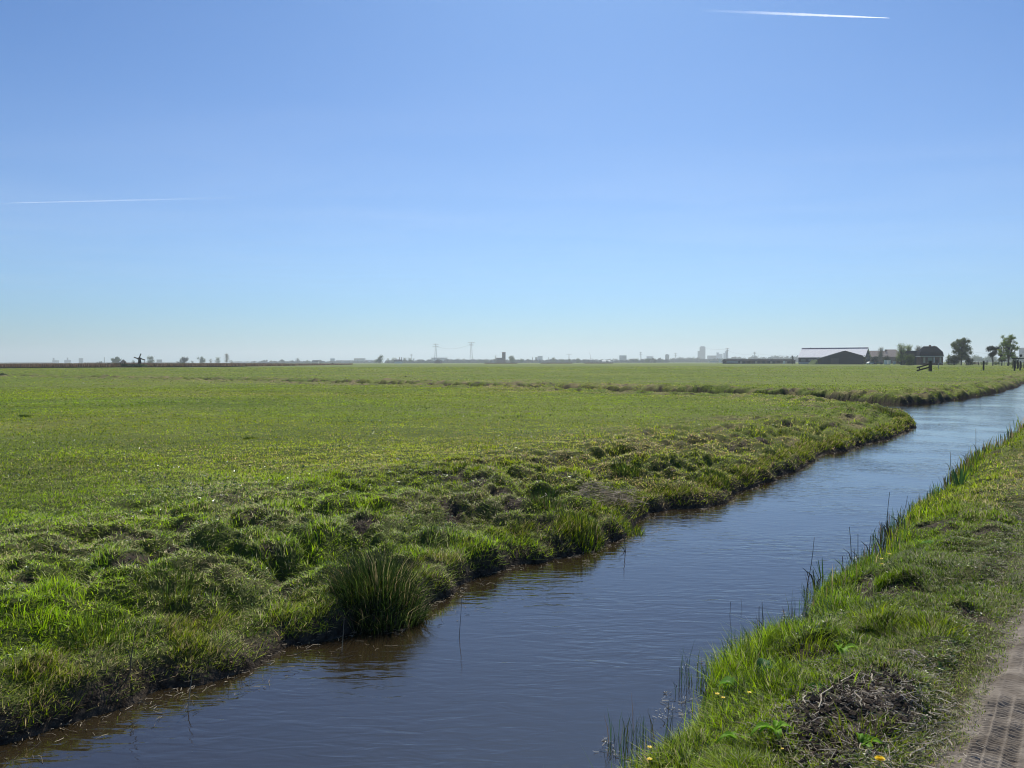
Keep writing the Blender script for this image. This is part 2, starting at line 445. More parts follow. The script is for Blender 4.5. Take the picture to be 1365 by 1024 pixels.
# ---------------------------------------------------------------- grass
PAL = {'bright': (.33,.44,.008), 'mid': (.225,.29,.014), 'dark': (.055,.09,.014), 'tan': (.44,.35,.18), 'pale': (.34,.37,.09), 'blue': (.06,.12,.05)}
def blade_mesh(P, h, wd, yaw, lean, tint, curl=.35, seg=2):
    """P base points, lean (N,2) tip offset. Two-part blades made of three triangles."""
    n = len(P)
    sx = np.cos(yaw) * wd / 2; sy = np.sin(yaw) * wd / 2
    S = np.stack([sx, sy, np.zeros(n)], 1)
    Ln = np.concatenate([lean, np.zeros((n, 1))], 1)
    up = np.zeros((n, 3)); up[:, 2] = 1
    if seg == 2:
        mid = P + up * (h * .58)[:, None] + Ln * curl
        tip = P + up * h[:, None] + Ln
        V_ = np.stack([P - S, P + S, mid - S * .75, mid + S * .75, tip], 1).reshape(-1, 3)
        b = (np.arange(n) * 5)[:, None]
        T = np.concatenate([b + [0, 1, 3], b + [0, 3, 2], b + [2, 3, 4]], 1).reshape(-1, 3)
        return V_, T, np.repeat(tint, 5, 0)
    tip = P + up * h[:, None] + Ln
    V_ = np.stack([P - S, P + S, tip], 1).reshape(-1, 3)
    T = np.arange(n * 3).reshape(-1, 3)
    return V_, T, np.repeat(tint, 3, 0)
def mixp(names, wts, n):
    c = np.array([PAL[k] for k in names]); wts = np.array(wts, float)
    if wts.ndim == 1: wts = np.tile(wts, (n, 1))
    cum = np.cumsum(wts / wts.sum(1, keepdims=True), 1)
    idx = (rng.random(n)[:, None] > cum[:, :-1]).sum(1)
    return c[idx] * (rng.uniform(.5, 1.45, (n, 1))) * rng.uniform(.92, 1.08, (n, 3))
def scatter(n, r0, r1, pw, a0=-43, a1=43):
    """Points about the viewpoint with density falling off with distance."""
    t = rng.random(n)
    e = 2 - pw
    r = (r0 ** e + t * (r1 ** e - r0 ** e)) ** (1 / e)
    a = np.radians(rng.uniform(a0, a1, n))
    return np.sin(a) * r, np.cos(a) * r, r
def peat_mask(x, y):
    a = ((x - DIRT_C.x) * DIRV.x + (y - DIRT_C.y) * DIRV.y) / .62; b = ((x - DIRT_C.x) * NRMV.x + (y - DIRT_C.y) * NRMV.y) / .27
    return np.sqrt(a * a + b * b) + .5 * (fbm(x, y, .25, 41, 3) - .5)
def grass(name, n, r0, r1, pw, hmin, hmax, wmin, wk, seg, fin=None, fout=None, bm=None, gain=1.0, vmin=None, a0=-43):
    x, y, r = scatter(n, r0, r1, pw, a0)
    keep = np.ones(n, bool)
    if fin: keep &= rng.random(n) < sstep(fin[0], fin[1], r)
    if fout: keep &= rng.random(n) > sstep(fout[0], fout[1], r)
    x, y, r = x[keep], y[keep], r[keep]; n = len(x)
    z, d, v = terrain(x, y)
    right = v > -3.1
    keep = (d > .02) & (z > WZ + .02) & (True if vmin is None else (v > vmin)) & ~((v + .12 * (fbm(x, y, .12, 86, 3) - .5) + .10 * (fbm(x, y, .30, 83, 3) - .5) > rng.normal(.01, .04, len(x)) + vedge(along(x, y))) & (v < 1.7))
    pm = peat_mask(x, y)
    keep &= ~((pm < 1.0) & (rng.random(n) > .05 + .5 * sstep(.5, 1, pm)))
    keep &= rng.random(n) < .5 + 1.1 * fbm(x, y, .22, 91, 2)
    keep &= rng.random(n) > .88 * bare(x, y, d)
    
    x, y, r, z, d, v, right = (q[keep] for q in (x, y, r, z, d, v, right))
    m = len(x)
    nb = 1 - sstep(1.2, 5.5, d); nb = np.where(y > 30, nb * .8, nb)
    tuft = sstep(.5, .75, fbm(x, y, .33, 92, 2)); lush = sstep(.5, .68, fbm(x, y, .9, 93, 2)); dryp = sstep(.44, .60, fbm(x, y, .7, 44, 3))
    field = sstep(.35, .65, fbm(x, y, 5, 94, 3))
    h = hmin + (hmax - hmin) * rng.random(m) ** 1.6
    h *= 1 + nb * (.0 + .8 * tuft * (1 - dryp) + .2 * lush) + .3 * tuft
    h = np.where(right, h * (.75 + .9 * fbm(x, y, .3, 97, 2)) * (1 - .5 * sstep(-1.1, -.6, v)), h)
    h = np.where(right & (d < .35), h * 1.45, h)
    wd = np.maximum(wmin, r * wk) * rng.uniform(.6, 1.35, m)
    yaw = rng.uniform(0, math.pi, m)
    fa = 4 * math.pi * vn(x / .3, y / .3, 95); la = rng.normal(0, 1, m) * 1.2 + fa
    up_ = rng.random(m) < np.where(right, .45, .22) + .35 * tuft * (1 - dryp)
    k = np.where(up_, rng.uniform(.15, .7, m), rng.uniform(.9, 2.2, m))
    hh = np.where(up_, h, h * .62)
    lm = h * k
    lean = np.stack([np.cos(la) * lm, np.sin(la) * lm], 1)
    face = (~right) & (d < .10)
    hh = np.where(face, hh * .6, hh)
    yaw = np.where(up_, yaw, la + math.pi / 2 + rng.normal(0, .5, m))
    dr = np.clip(nb * dryp * 1.0 + .16 * (1 - field), 0, 1); mound = sstep(.35, .8, worley(x, y, .46, 8)); dr = np.clip(dr + .45 * nb * mound * (1 - lush), 0, 1)
    dr = np.where(right, .10 + .6 * sstep(-1.2, -.7, v) + .5 * dryp * (d > .5), dr)
    W = np.stack([.6 * lush + .30 * field + .14 + .30 * right, np.full(m, .75), .22 + .22 * (1 - lush), .02 + 1.15 * dr ** 1.1, .16 + .6 * dr], 1)
    W[:, 0] *= np.where(right, .35 + 1.1 * sstep(.42, .62, fbm(x, y, .45, 98, 2)), 1)
    W[:, 2] *= 1 + 1.6 * sstep(.5, .68, fbm(x, y, .38, 99, 2)) * np.maximum(nb, right)  # extra dark blades in clusters stand in for shade among the roots
    tint = mixp(['bright', 'mid', 'dark', 'tan', 'pale'], W, m) * gain
    pt = fbm(x * .5, y, 1.6, 130, 3)[:, None]; p2 = fbm(x * .4, y, 6, 131, 2)[:, None]
    tint = tint * (.60 + .80 * pt) * np.concatenate([.64 + .72 * p2, .82 + .36 * p2, np.ones_like(p2)], 1) * np.where(right, .9, 1)[:, None]
    P = np.stack([x, y, z - .006], 1)
    V_, T, C_ = blade_mesh(P, hh, wd, yaw, lean, tint, curl=.42, seg=seg)
    o = link(name, mesh_np(name, V_, T, bm or M_blade, False, {'tint': C_}))
    return tag(o, 'short spring grass covering the meadow and the ditch banks', 'grass', kind='stuff')
grass('near_grass', 1000000, 2.2, 17, 1.25, .015, .045, .0045, .0009, 2, None, (9, 17), None, 1.55)
grass('verge_turf', 650000, 2.3, 10, 1.2, .014, .034, .0042, .0009, 2, None, (7, 10), None, 1.3, -1.25, 8)
grass('middle_grass', 620000, 8, 60, 1.1, .022, .055, .006, .0009, 1, (8, 16), (42, 60), M_far_blade, 1.28)
grass('field_grass', 260000, 40, 260, 1.0, .03, .06, .03, .0012, 1, (40, 60), None, M_far_blade, 1.12)

def fringe(n, seed):
    g = np.random.default_rng(seed); u = 1 + 32 * g.random(n) ** 1.7; v = g.uniform(-5.1, -3.7, n)
    x = DIRV.x * u + NRMV.x * v; y = DIRV.y * u + NRMV.y * v; z, d, _ = terrain(x, y)
    k = (d > .02) & (d < .42) & (z > WZ + .03) & (g.random(n) < 1.5 * sstep(.45, .65, fbm(x, y, .22, 140, 3)) * (.25 + .75 * sstep(.08, .2, d)) + .06); x, y, z, u, d = x[k], y[k], z[k], u[k], d[k]; m = len(x)
    h = g.uniform(.02, .08, m) * (.6 + .9 * fbm(x, y, .3, 141, 2)); a = math.atan2(NRMV.y, NRMV.x) + g.normal(0, .7, m); lm = h * g.uniform(.2, 1.3, m)
    h = np.where(g.random(m) < .4, h * .35, h)
    V_, T, C_ = blade_mesh(np.stack([x, y, z - .006], 1), h, np.maximum(.004, u * .0009) * g.uniform(.6, 1.3, m), g.uniform(0, math.pi, m), np.stack([np.cos(a) * lm, np.sin(a) * lm], 1), mixp(['bright', 'mid', 'dark', 'tan', 'pale'], [.2, .55, .5, .35, .25], m), .5)
    tag(link('bank_fringe', mesh_np('bank_fringe', V_, T, M_blade, False, {'tint': C_})), 'grass hanging over the edge of the far bank', 'grass', kind='stuff')
fringe(300000, 142)

# ---------------------------------------------------------------- leafy herbs in the turf and on the banks
def leaf_scatter(name, n, r0, r1, smin, smax, cond, pal, wts, label):
    x, y, r = scatter(n, r0, r1, 1.2)
    z, d, v = terrain(x, y)
    k = cond(x, y, d, v, r) & (z > WZ + .03) & ~(v > -.52) & (peat_mask(x, y) > .85)
    x, y, z = x[k], y[k], z[k]; m = len(x)
    L = rng.uniform(smin, smax, m); Wd = L * rng.uniform(.28, .5, m)
    a = rng.uniform(0, 2 * math.pi, m); up = rng.uniform(.15, 1.0, m)
    dx = np.cos(a); dy = np.sin(a); zero = np.zeros(m)
    dirv = np.stack([dx * np.cos(up), dy * np.cos(up), np.sin(up)], 1)
    sid = np.stack([-dy, dx, zero], 1); rise = np.stack([-dx * np.sin(up), -dy * np.sin(up), np.cos(up)], 1)
    P = np.stack([x, y, z + .004], 1)
    l = L[:, None]; w_ = Wd[:, None]
    pts = [P, P + dirv * l * .45 + sid * w_ / 2 + rise * l * .10, P + dirv * l * .45 + rise * l * .02, P + dirv * l * .45 - sid * w_ / 2 + rise * l * .10, P + dirv * l - rise * l * .12]
    V_ = np.stack(pts, 1).reshape(-1, 3); b = (np.arange(m) * 5)[:, None]
    T = np.concatenate([b + [0, 2, 1], b + [0, 3, 2], b + [1, 2, 4], b + [2, 3, 4]], 1).reshape(-1, 3)
    tint = np.repeat(mixp(pal, wts, m), 5, 0)
    o = link(name, mesh_np(name, V_, T, M_leafcol, False, {'tint': tint}))
    return tag(o, label, 'herbs', kind='stuff')
PAL['leaf'] = (.09,.16,.025); PAL['deep'] = (.035,.085,.025); PAL['lime'] = (.19,.27,.02)
leaf_scatter('bank_herbs', 90000, 2.4, 22, .015, .045, lambda x, y, d, v, r: (d > .05) & (d < 4.5) & (fbm(x, y, .45, 120, 2) > .56), ['leaf', 'deep', 'lime'], [.5, .35, .2], 'low broad-leaved herbs among the grass of both banks')
leaf_scatter('verge_clover', 110000, 2.4, 14, .010, .032, lambda x, y, d, v, r: (v > -3.1) & (d > .1) & (fbm(x, y, .35, 121, 2) > .46), ['leaf', 'deep', 'lime'], [.5, .3, .35], 'small round-leaved weeds in the grass of the near verge')
leaf_scatter('field_weeds', 42000, 8, 70, .03, .08, lambda x, y, d, v, r: (v < -3.1) & (d > 1) & (fbm(x, y, 1.6, 122, 3) > .58), ['leaf', 'deep', 'lime'], [.4, .6, .1], 'patches of darker weeds scattered over the meadow')

# ---------------------------------------------------------------- loose dry stalks
def stalks(name, P, L, wd, label, cat, m_=None, tilt=.25, flat=0.0, kind='stuff', seed=3):
    """Many short straws: thin three-sided rods."""
    g = np.random.default_rng(seed); n = len(P)
    a = g.uniform(0, 2 * math.pi, n); t = g.normal(0, tilt, n)
    D_ = np.stack([np.cos(a) * np.cos(t), np.sin(a) * np.cos(t), np.sin(t)], 1)
    S_ = np.stack([-np.sin(a), np.cos(a), np.zeros(n)], 1); U_ = np.cross(D_, S_)
    A = P - D_ * (L / 2)[:, None]; M_ = P + U_ * (L * g.uniform(-.12, .12, n))[:, None] + S_ * (L * g.uniform(-.1, .1, n))[:, None]; B = P + D_ * (L / 2)[:, None]
    vs = []
    for Q, k in ((A, 1), (M_, .9), (B, .6)):
        for q in range(3):
            an = 2 * math.pi * q / 3
            vs.append(Q + (S_ * math.cos(an) + U_ * math.sin(an)) * (wd * k / 2)[:, None])
    V_ = np.stack(vs, 1).reshape(-1, 3); b = (np.arange(n) * 9)[:, None]; T = []
    for r_ in (0, 3):
        for q in range(3):
            q2 = (q + 1) % 3; T += [b + [r_+q, r_+q2, r_+3+q2], b + [r_+q, r_+3+q2, r_+3+q]]
    T = np.concatenate(T, 1).reshape(-1, 3)
    me = mesh_np(name, V_, T, m_ or M_straw, False)
    return tag(link(name, me), label, cat, kind=kind)
def ell_pts(c, n, ru, rv, seed):
    g = np.random.default_rng(seed); a = g.uniform(0, 2 * math.pi, n); q = np.sqrt(g.random(n))
    u = np.cos(a) * q * ru; v = np.sin(a) * q * rv
    x = c.x + DIRV.x * u + NRMV.x * v; y = c.y + DIRV.y * u + NRMV.y * v
    z, _, _ = terrain(x, y); return np.stack([x, y, z], 1), g
P, g = ell_pts(DIRT_C, 3800, .95, .40, 5)
P[:, 2] += g.uniform(0, .012, len(P))
M_litter = mat('grey_litter', (.56,.50,.40), .6, .3, (.24,.205,.16), 30)
stalks('straw_litter', P, g.uniform(.012, .035, len(P)) * g.choice([1, 1, 1, 2.2, 3.4], len(P)), g.uniform(.0013, .0042, len(P)), 'chopped grey-brown straw strewn on the bare peat patch', 'straw', M_litter)
# clods of peat on the bare patch
P, g = ell_pts(DIRT_C, 520, .58, .24, 6)
MBc = MB()
for p in P:
    r_ = g.uniform(.006, .022); b = len(MBc.v)
    for sx, sy, sz in ((1,0,0),(-1,0,0),(0,1,0),(0,-1,0),(0,0,1),(0,0,-1)):
        MBc.v.append(Vector(p) + Vector((sx, sy, sz * .7 + .3)) * r_ * g.uniform(.7, 1.3))
    for f_ in ((0,2,4),(2,1,4),(1,3,4),(3,0,4),(2,0,5),(1,2,5),(3,1,5),(0,3,5)): MBc.f.append(tuple(b + k_ for k_ in f_))
tag(MBc.build('peat_crumbs', M_soil), 'dark peat crumbs on the bare patch of the verge', 'soil', kind='stuff')
P, g = ell_pts(HEAP_C, 420, .62, .26, 7); P[:, 2] += .03 + g.uniform(0, .06, len(P))
heap = stalks('reed_heap', P, g.uniform(.07, .32, len(P)), g.uniform(.003, .007, len(P)), 'flat heap of pale dead reed stalks on the far bank behind the rush clumps', 'reed heap', kind=None, tilt=.16)
# litter washed up along the far shore and floating by the near one
def shore_line(p, q, n, seed, spread):
    g = np.random.default_rng(seed); t = g.random(n)
    a = at(*p, WZ); b = at(*q, WZ)
    x = a.x + (b.x - a.x) * t + g.normal(0, spread, n); y = a.y + (b.y - a.y) * t + g.normal(0, spread, n)
    d = water_dist(x, y); k = (d > -.20) & (d < .03)
    return np.stack([x[k], y[k], np.full(k.sum(), WZ + .004)], 1), g
def shore_pts(seed, n, u0, u1, left, dmin, dmax):
    g = np.random.default_rng(seed)
    u = u0 + (u1 - u0) * g.random(n) ** 1.5; v = g.uniform(-4.9, -3.7, n) if left else g.uniform(-2.2, -1.4, n)
    x = DIRV.x * u + NRMV.x * v; y = DIRV.y * u + NRMV.y * v
    d = water_dist(x, y); k = (d > dmin) & (d < dmax)
    z, _, _ = terrain(x, y)
    return np.stack([x[k], y[k], np.maximum(z[k], WZ) + .006], 1), g
P, g = shore_pts(51, 16000, 1.5, 24, True, -.10, .02)
P = P[g.random(len(P)) < .35 + .6 * (vn(P[:, 0] / .7, P[:, 1] / .7, 52) > .5)]
stalks('shore_litter', P, g.uniform(.01, .055, len(P)), g.uniform(.002, .006, len(P)), 'pale bits of dead reed washed up along the foot of the far bank', 'reed litter', None, .12, seed=8)
P, g = shore_pts(53, 1500, 1, 13, True, -.42, .0)
stalks('floating_straw', P, g.uniform(.015, .10, len(P)), g.uniform(.0015, .004, len(P)), 'straws floating on the water below the far bank', 'straw', None, .10, seed=9)
# wet leaves and debris by the near shore, sun glints painted as near-white colour
M_glint = mat('glint_debris', (.85,.84,.78), .2, 1.0, (.45,.42,.34), 60, trans=.3)
P, g = shore_pts(54, 4200, 2.8, 10, False, -.17, .02)
P = P[(vn(P[:, 0] / .35, P[:, 1] / .35, 55) > .55)]
stalks('glint_debris', P, g.uniform(.008, .04, len(P)), g.uniform(.0018, .0045, len(P)), 'wet scraps of reed painted white as glints, floating at the near water edge', 'debris', M_glint, .15, seed=10)

# ---------------------------------------------------------------- sprouting reeds at the near water edge
def sprouts(name, n, u0, u1, dmin, dmax, hmin, hmax, pal, wts, label, seed, thr=.45, w0=.004):
    g = np.random.default_rng(seed)
    u = u0 + (u1 - u0) * g.random(n) ** 1.6; v = g.uniform(-2.4, -1.2, n)
    x = DIRV.x * u + NRMV.x * v; y = DIRV.y * u + NRMV.y * v
    d = water_dist(x, y); k = (d > dmin) & (d < dmax) & (fbm(x, y, .4, seed, 2) > thr)
    x, y, d, u = x[k], y[k], d[k], u[k]; z, _, _ = terrain(x, y); m = len(x)
    z = np.maximum(z, WZ - .02)
    h = g.uniform(hmin, hmax, m) * (.6 + .8 * g.random(m) ** 2); a = g.uniform(0, 2 * math.pi, m); lm = h * g.uniform(.03, .35, m)
    V_, T, C_ = blade_mesh(np.stack([x, y, z], 1), h, np.maximum(w0, u * .0009) * g.uniform(.7, 1.3, m), g.uniform(0, math.pi, m), np.stack([np.cos(a) * lm, np.sin(a) * lm], 1), mixp(pal, wts, m), .3)
    o = link(name, mesh_np(name, V_, T, M_blade, False, {'tint': C_}))
    return tag(o, label, 'reeds', kind='stuff')
PAL['reed'] = (.05,.11,.045); PAL['brown'] = (.13,.09,.055); PAL['fresh'] = (.12,.22,.03)
sprouts('water_sprouts', 7000, 2.0, 15, -.13, .05, .08, .22, ['reed', 'brown', 'dark'], [.6, .15, .3], 'thin dark green reed shoots standing in the water at the near edge', 61, .47)
sprouts('edge_sprouts', 9000, 1.2, 18, -.02, .30, .08, .20, ['fresh', 'reed', 'bright', 'tan'], [.45, .2, .3, .12], 'upright fresh green shoots along the near water edge', 62, .40)
sprouts('edge_sprouts_far', 2500, 14, 45, -.10, .25, .12, .34, ['reed', 'brown', 'tan', 'mid'], [.3, .3, .2, .3], 'brownish reed shoots along the near bank farther up the ditch', 63, .42)

# ---------------------------------------------------------------- tussocks, each a thing
def tussock(name, px, py, zb, rb, h, n, pal, wts, label, cat, wd=.004, lean=(.1, .55), seed=1, curl=.25, group=None):
    g = np.random.default_rng(seed); c = at(px, py, zb)
    a = g.uniform(0, 2 * math.pi, n); q = np.sqrt(g.random(n)) * rb
    x = np.cos(a) * q * 1.0; y = np.sin(a) * q
    z, _, _ = terrain(x + c.x, y + c.y); z0 = height(c.x, c.y)
    hh = h * (.35 + .65 * g.random(n) ** 1.4) * g.uniform(.8, 1.15, n) * (1 - .35 * (q / rb) ** 2)
    la = a + g.normal(0, .5, n); lm = hh * (lean[0] + (lean[1] - lean[0]) * (q / rb) * g.uniform(.5, 1.4, n))
    V_, T, C_ = blade_mesh(np.stack([x, y, np.maximum(z, WZ - .02) - z0 - .01], 1), hh, wd * g.uniform(.7, 1.4, n), g.uniform(0, math.pi, n), np.stack([np.cos(la) * lm, np.sin(la) * lm], 1), mixp(pal, wts, n), curl)
    o = link(name, mesh_np(name, V_, T, M_blade, False, {'tint': C_})); o.location = (c.x, c.y, z0)
    return tag(o, label, cat, group)
PAL['black'] = (.022,.04,.012); PAL['rush'] = (.045,.085,.018); PAL['rushl'] = (.11,.17,.03)
GT = 'rush clumps along the far bank'
tussock('rush_clump', 505, 803, -.28, .33, .34, 2300, ['rush', 'rushl', 'black', 'tan'], [.5, .22, .55, .13], 'largest rush clump, standing at the water in the left foreground', 'rush clump',   .0048, (.05, .95), 21, group=GT)
tussock('rush_clump', 775, 697, -.15, .24, .19, 800, ['rush', 'rushl', 'bright', 'tan'], [.4, .3, .3, .06], 'bright green rush clump at the water in front of the dead reed heap', 'rush clump', .006, (.05, .5), 22, group=GT)
tussock('rush_clump', 728, 668, 0, .20, .22, 320, ['rush', 'brown', 'dark'], [.5, .15, .3], 'thin dark rush clump on the bank left of the dead reed heap', 'rush clump', .006, (.05, .5), 23, group=GT)
tussock('rush_clump', 838, 668, -.05, .18, .14, 420, ['rush', 'rushl', 'bright'], [.4, .3, .3], 'short green rush clump at the water right of the bright clump', 'rush clump', .006, (.05, .5), 24, group=GT)
GD = 'dark grass tufts on the far bank'
for k_, (px, py, r_, h, lb) in enumerate([(228, 775, .22, .13, 'dark green grass tuft on the rough bank, the largest in the left foreground'), (130, 815, .20, .13, 'dark green grass tuft near the water at far left'),
        (450, 735, .16, .11, 'dark tuft just behind the largest rush clump'), (36, 557, .20, .09, 'dark green tuft alone in the field near the left edge'), (333, 585, .12, .07, 'small green tuft in the middle of the left field'),
        (955, 622, .20, .12, 'dark tuft at the water edge where the far bank juts out'), (1185, 548, .45, .32, 'dark brown-green tuft on the point where the ditches meet'), (835, 625, .22, .14, 'dark tuft on the bank behind the dead reed heap')]):
    tussock('grass_tuft', px, py, 0, r_, h, 480, ['dark', 'rush', 'mid', 'brown' if k_ == 6 else 'leaf'], [.5, .3, .2, .3], lb, 'grass tuft', .005 if k_ < 3 else .009, (.1, .6), 30 + k_, group=GD)
for k_, (px, py, h, n_, lb) in enumerate([(1170, 815, .16, 260, 'arching tuft of long grass on the near verge above the peat patch'), (1245, 838, .17, 260, 'spreading tuft of long grass beside the track'),
        (1075, 838, .16, 260, 'shaded dark tuft of long grass on the near verge close to the water'), (1150, 975, .12, 160, 'small bright tuft in front of the peat patch')]):
    tussock('long_grass_tuft', px, py, 0, .15, h, n_, ['bright', 'mid', 'dark', 'pale'], [.35, .35, .25, .12], lb, 'grass tuft', .004, (.3, 1.2), 50 + k_, group='long grass tufts on the near verge')
# yellow flag shoots
def strap_plant(name, px, py, zb, n, L, wd, label, cat, pal, seed):
    g = np.random.default_rng(seed); c = at(px, py, zb); z0 = max(height(c.x, c.y), WZ - .01)
    e = empty(name, (c.x, c.y, z0), 0, label, cat)
    m_ = mat(name + '_leaf', pal, .4, .4, tuple(q * 1.5 for q in pal), 8, trans=.35)
    for k in range(n):
        a = g.uniform(0, 2 * math.pi); q = g.random() * .10; l = L * g.uniform(.6, 1.1); ln = g.uniform(.08, .38)
        b = Vector((math.cos(a) * q, math.sin(a) * q, -.02)); t = Vector((math.cos(a) * ln, math.sin(a) * ln, 1)).normalized()
        s_ = Vector((math.cos(a + 1.6 + g.normal() * .4), math.sin(a + 1.6), 0)); mb = MB(); pr = None
        rows = []
        for f_, w_ in ((0, .8), (.3, 1), (.65, .8), (.88, .45), (1, .03)):
            p = b + t * l * f_ + Vector((math.cos(a), math.sin(a), -.3)) * l * .12 * f_ * f_
            rows.append((p - s_ * wd * w_ / 2, p + Vector((s_.y, -s_.x, 0)) * wd * w_ * .15, p + s_ * wd * w_ / 2))
        for r_ in rows: mb.v += list(r_)
        for i_ in range(4): mb.f += [(3*i_, 3*i_+1, 3*i_+4, 3*i_+3), (3*i_+1, 3*i_+2, 3*i_+5, 3*i_+4)]
        mb.build('leaf', m_, e, smooth=True)
    return e
strap_plant('iris_plant', 1279, 656, -.30, 14, .36, .026, 'clump of green sword-shaped leaves at the near water edge, halfway up the verge', 'iris plant', (.04,.10,.03), 70)
strap_plant('iris_plant', 1098, 766, -.36, 7, .20, .012, 'small sheaf of green shoots in the water left of the tall dead stalks', 'iris plant', (.06,.13,.035), 71)
# broad-leaved docks
def dock(px, py, zb, n, L, wd, label, seed, c=(.07,.15,.025), up=(.5, 1.1)):
    g = np.random.default_rng(seed); p0 = at(px, py, zb); z0 = height(p0.x, p0.y)
    e = empty('dock_plant', (p0.x, p0.y, z0), 0, label, 'dock plant', 'broad-leaved plants on the near verge')
    m_ = mat('dock_leaf', tuple(q * 1.5 for q in c), .5, .2, tuple(q * 2.2 for q in c), 20, bump=.4, trans=.5, bumpd=.003)
    for k in range(n):
        a = g.uniform(0, 2 * math.pi); el = g.uniform(*up); l = L * g.uniform(.6, 1.1); mb = MB()
        d_ = Vector((math.cos(a), math.sin(a), 0)); s_ = Vector((-d_.y, d_.x, 0)); N = 8
        for i_ in range(N + 1):
            f_ = i_ / N; w_ = wd * max(.04, math.sin(math.pi * min(1, max(0, (f_ - .18) / .82)) ** .75)) * g.uniform(.88, 1.1) if f_ > .18 else .006
            bend = el - .9 * f_ * f_
            p = d_ * (l * f_ * math.cos(bend)) + Vector((0, 0, l * f_ * math.sin(bend)))
            for j_ in (-1, -.5, 0, .5, 1):
                mb.v.append(p + s_ * w_ / 2 * j_ + Vector((0, 0, abs(j_) * w_ * .22 + .004 * math.sin(9 * f_ + 3 * j_))))
        for i_ in range(N):
            for j_ in range(4): b = i_ * 5 + j_; mb.f.append((b, b+1, b+6, b+5))
        mb.build('leaf', m_, e, smooth=True)
    return e
dock(1013, 892, -.15, 3, .20, .075, 'tall dark dock leaves upright at the near water edge', 80, (.03,.09,.03), (1.1, 1.45))
dock(985, 912, -.2, 3, .12, .085, 'low plant with rounded glossy leaves beside the tall dock leaves', 81, (.09,.20,.02))
dock(1033, 968, -.03, 6, .11, .035, 'bright green dandelion-like rosette left of the peat patch', 82, (.13,.26,.02))
dock(985, 985, -.1, 5, .10, .035, 'small bright leafy rosette near the yellow flowers', 83, (.12,.24,.02))
dock(1120, 845, 0, 5, .13, .04, 'leafy rosette shining bright green above the peat patch', 84, (.13,.25,.02))
dock(1148, 982, 0, 5, .10, .03, 'narrow-leaved rosette in front of the peat patch', 85, (.10,.20,.02))
dock(1092, 905, 0, 4, .10, .03, 'dark green leaf pair on the upper edge of the peat patch', 86, (.04,.12,.03))
dock(1163, 870, 0, 3, .06, .045, 'tiny plant with one round pale green leaf right of the peat patch', 87, (.16,.28,.03))
dock(1243, 712, 0, 6, .10, .03, 'green rosette on the verge halfway up, right of the tall dead stalks', 88, (.08,.17,.03))
# yellow flowers, each one
M_pet = mat('yellow_petal', (.85,.62,.01), .45, .3, trans=.25)
M_stem = mat('flower_stem', (.10,.19,.03), .5, .3, trans=.2)
M_eye = mat('flower_eye', (.70,.42,.01), .7, .2)
def flower(px, py, zb, r_, sh, label, seed, many=5):
    g = np.random.default_rng(seed); p0 = at(px, py, zb); z0 = height(p0.x, p0.y); top = zb - z0 if zb > z0 + .02 else sh
    e = empty('yellow_flower', (p0.x, p0.y, z0), g.uniform(0, 6), label, 'flower', 'yellow flowers on the near verge')
    mb = MB().tube([(0, 0, -.01), (.003, .002, top * .5), (0, 0, top)], [.0016, .0014, .0012], 5); mb.build('stem', M_stem, e)
    mb = MB(); layers = 1 if many == 5 else 3
    for ly in range(layers):
        rr = r_ * (1 - .25 * ly)
        for k in range(many):
            a = 2 * math.pi * (k + .5 * ly) / many; hw_ = math.pi / many * 1.05; b = len(mb.v)
            lift = .18 + .3 * ly
            for f_, w_ in ((.08, .3), (.55, 1), (.88, .85), (1, .3)):
                for s_ in (-1, 1):
                    an = a + s_ * hw_ * w_
                    mb.v.append(Vector((math.cos(an) * rr * f_, math.sin(an) * rr * f_, top + rr * lift * f_ ** 2 + .001 * ly)))
            for i_ in range(3): mb.f.append((b+2*i_, b+2*i_+1, b+2*i_+3, b+2*i_+2))
    mb.build('petals', M_pet, e)
    mb = MB()
    mb.tube([(0, 0, top), (0, 0, top + r_ * .18), (0, 0, top + r_ * .26)], [r_ * .22, r_ * .22, r_ * .08], 8); mb.build('flower_eye', M_eye, e)
for k_, (px, py, zb, r_, sh, lb, mny) in enumerate([
    (956, 925, -.12, .011, .08, 'yellow buttercup nearest the water, left of a close pair', 5), (964, 930, -.12, .010, .08, 'yellow buttercup just right of the leftmost of the pair', 5),
    (999, 923, -.06, .010, .08, 'lone yellow buttercup left of the peat patch', 5), (866, 996, -.2, .011, .08, 'yellow buttercup at the water edge near the bottom, upper of two', 5),
    (866, 1012, -.2, .012, .08, 'yellow buttercup at the water edge near the bottom, lower of two', 5), (1173, 1012, .03, .019, .03, 'large flat yellow dandelion in front of the peat patch', 14),
    (1175, 745, -.1, .014, .06, 'small yellow flower on the verge by the tall stalks, upper left of three', 5), (1186, 748, -.1, .014, .06, 'small yellow flower on the verge by the tall stalks, rightmost of three', 5),
    (1176, 752, -.1, .013, .06, 'small yellow flower on the verge by the tall stalks, lowest of three', 5), (1043, 998, -.02, .006, .04, 'tiny yellow bud in the weeds left of the dandelion', 5)]):
    flower(px, py, zb, r_, sh, lb, 90 + k_, mny)

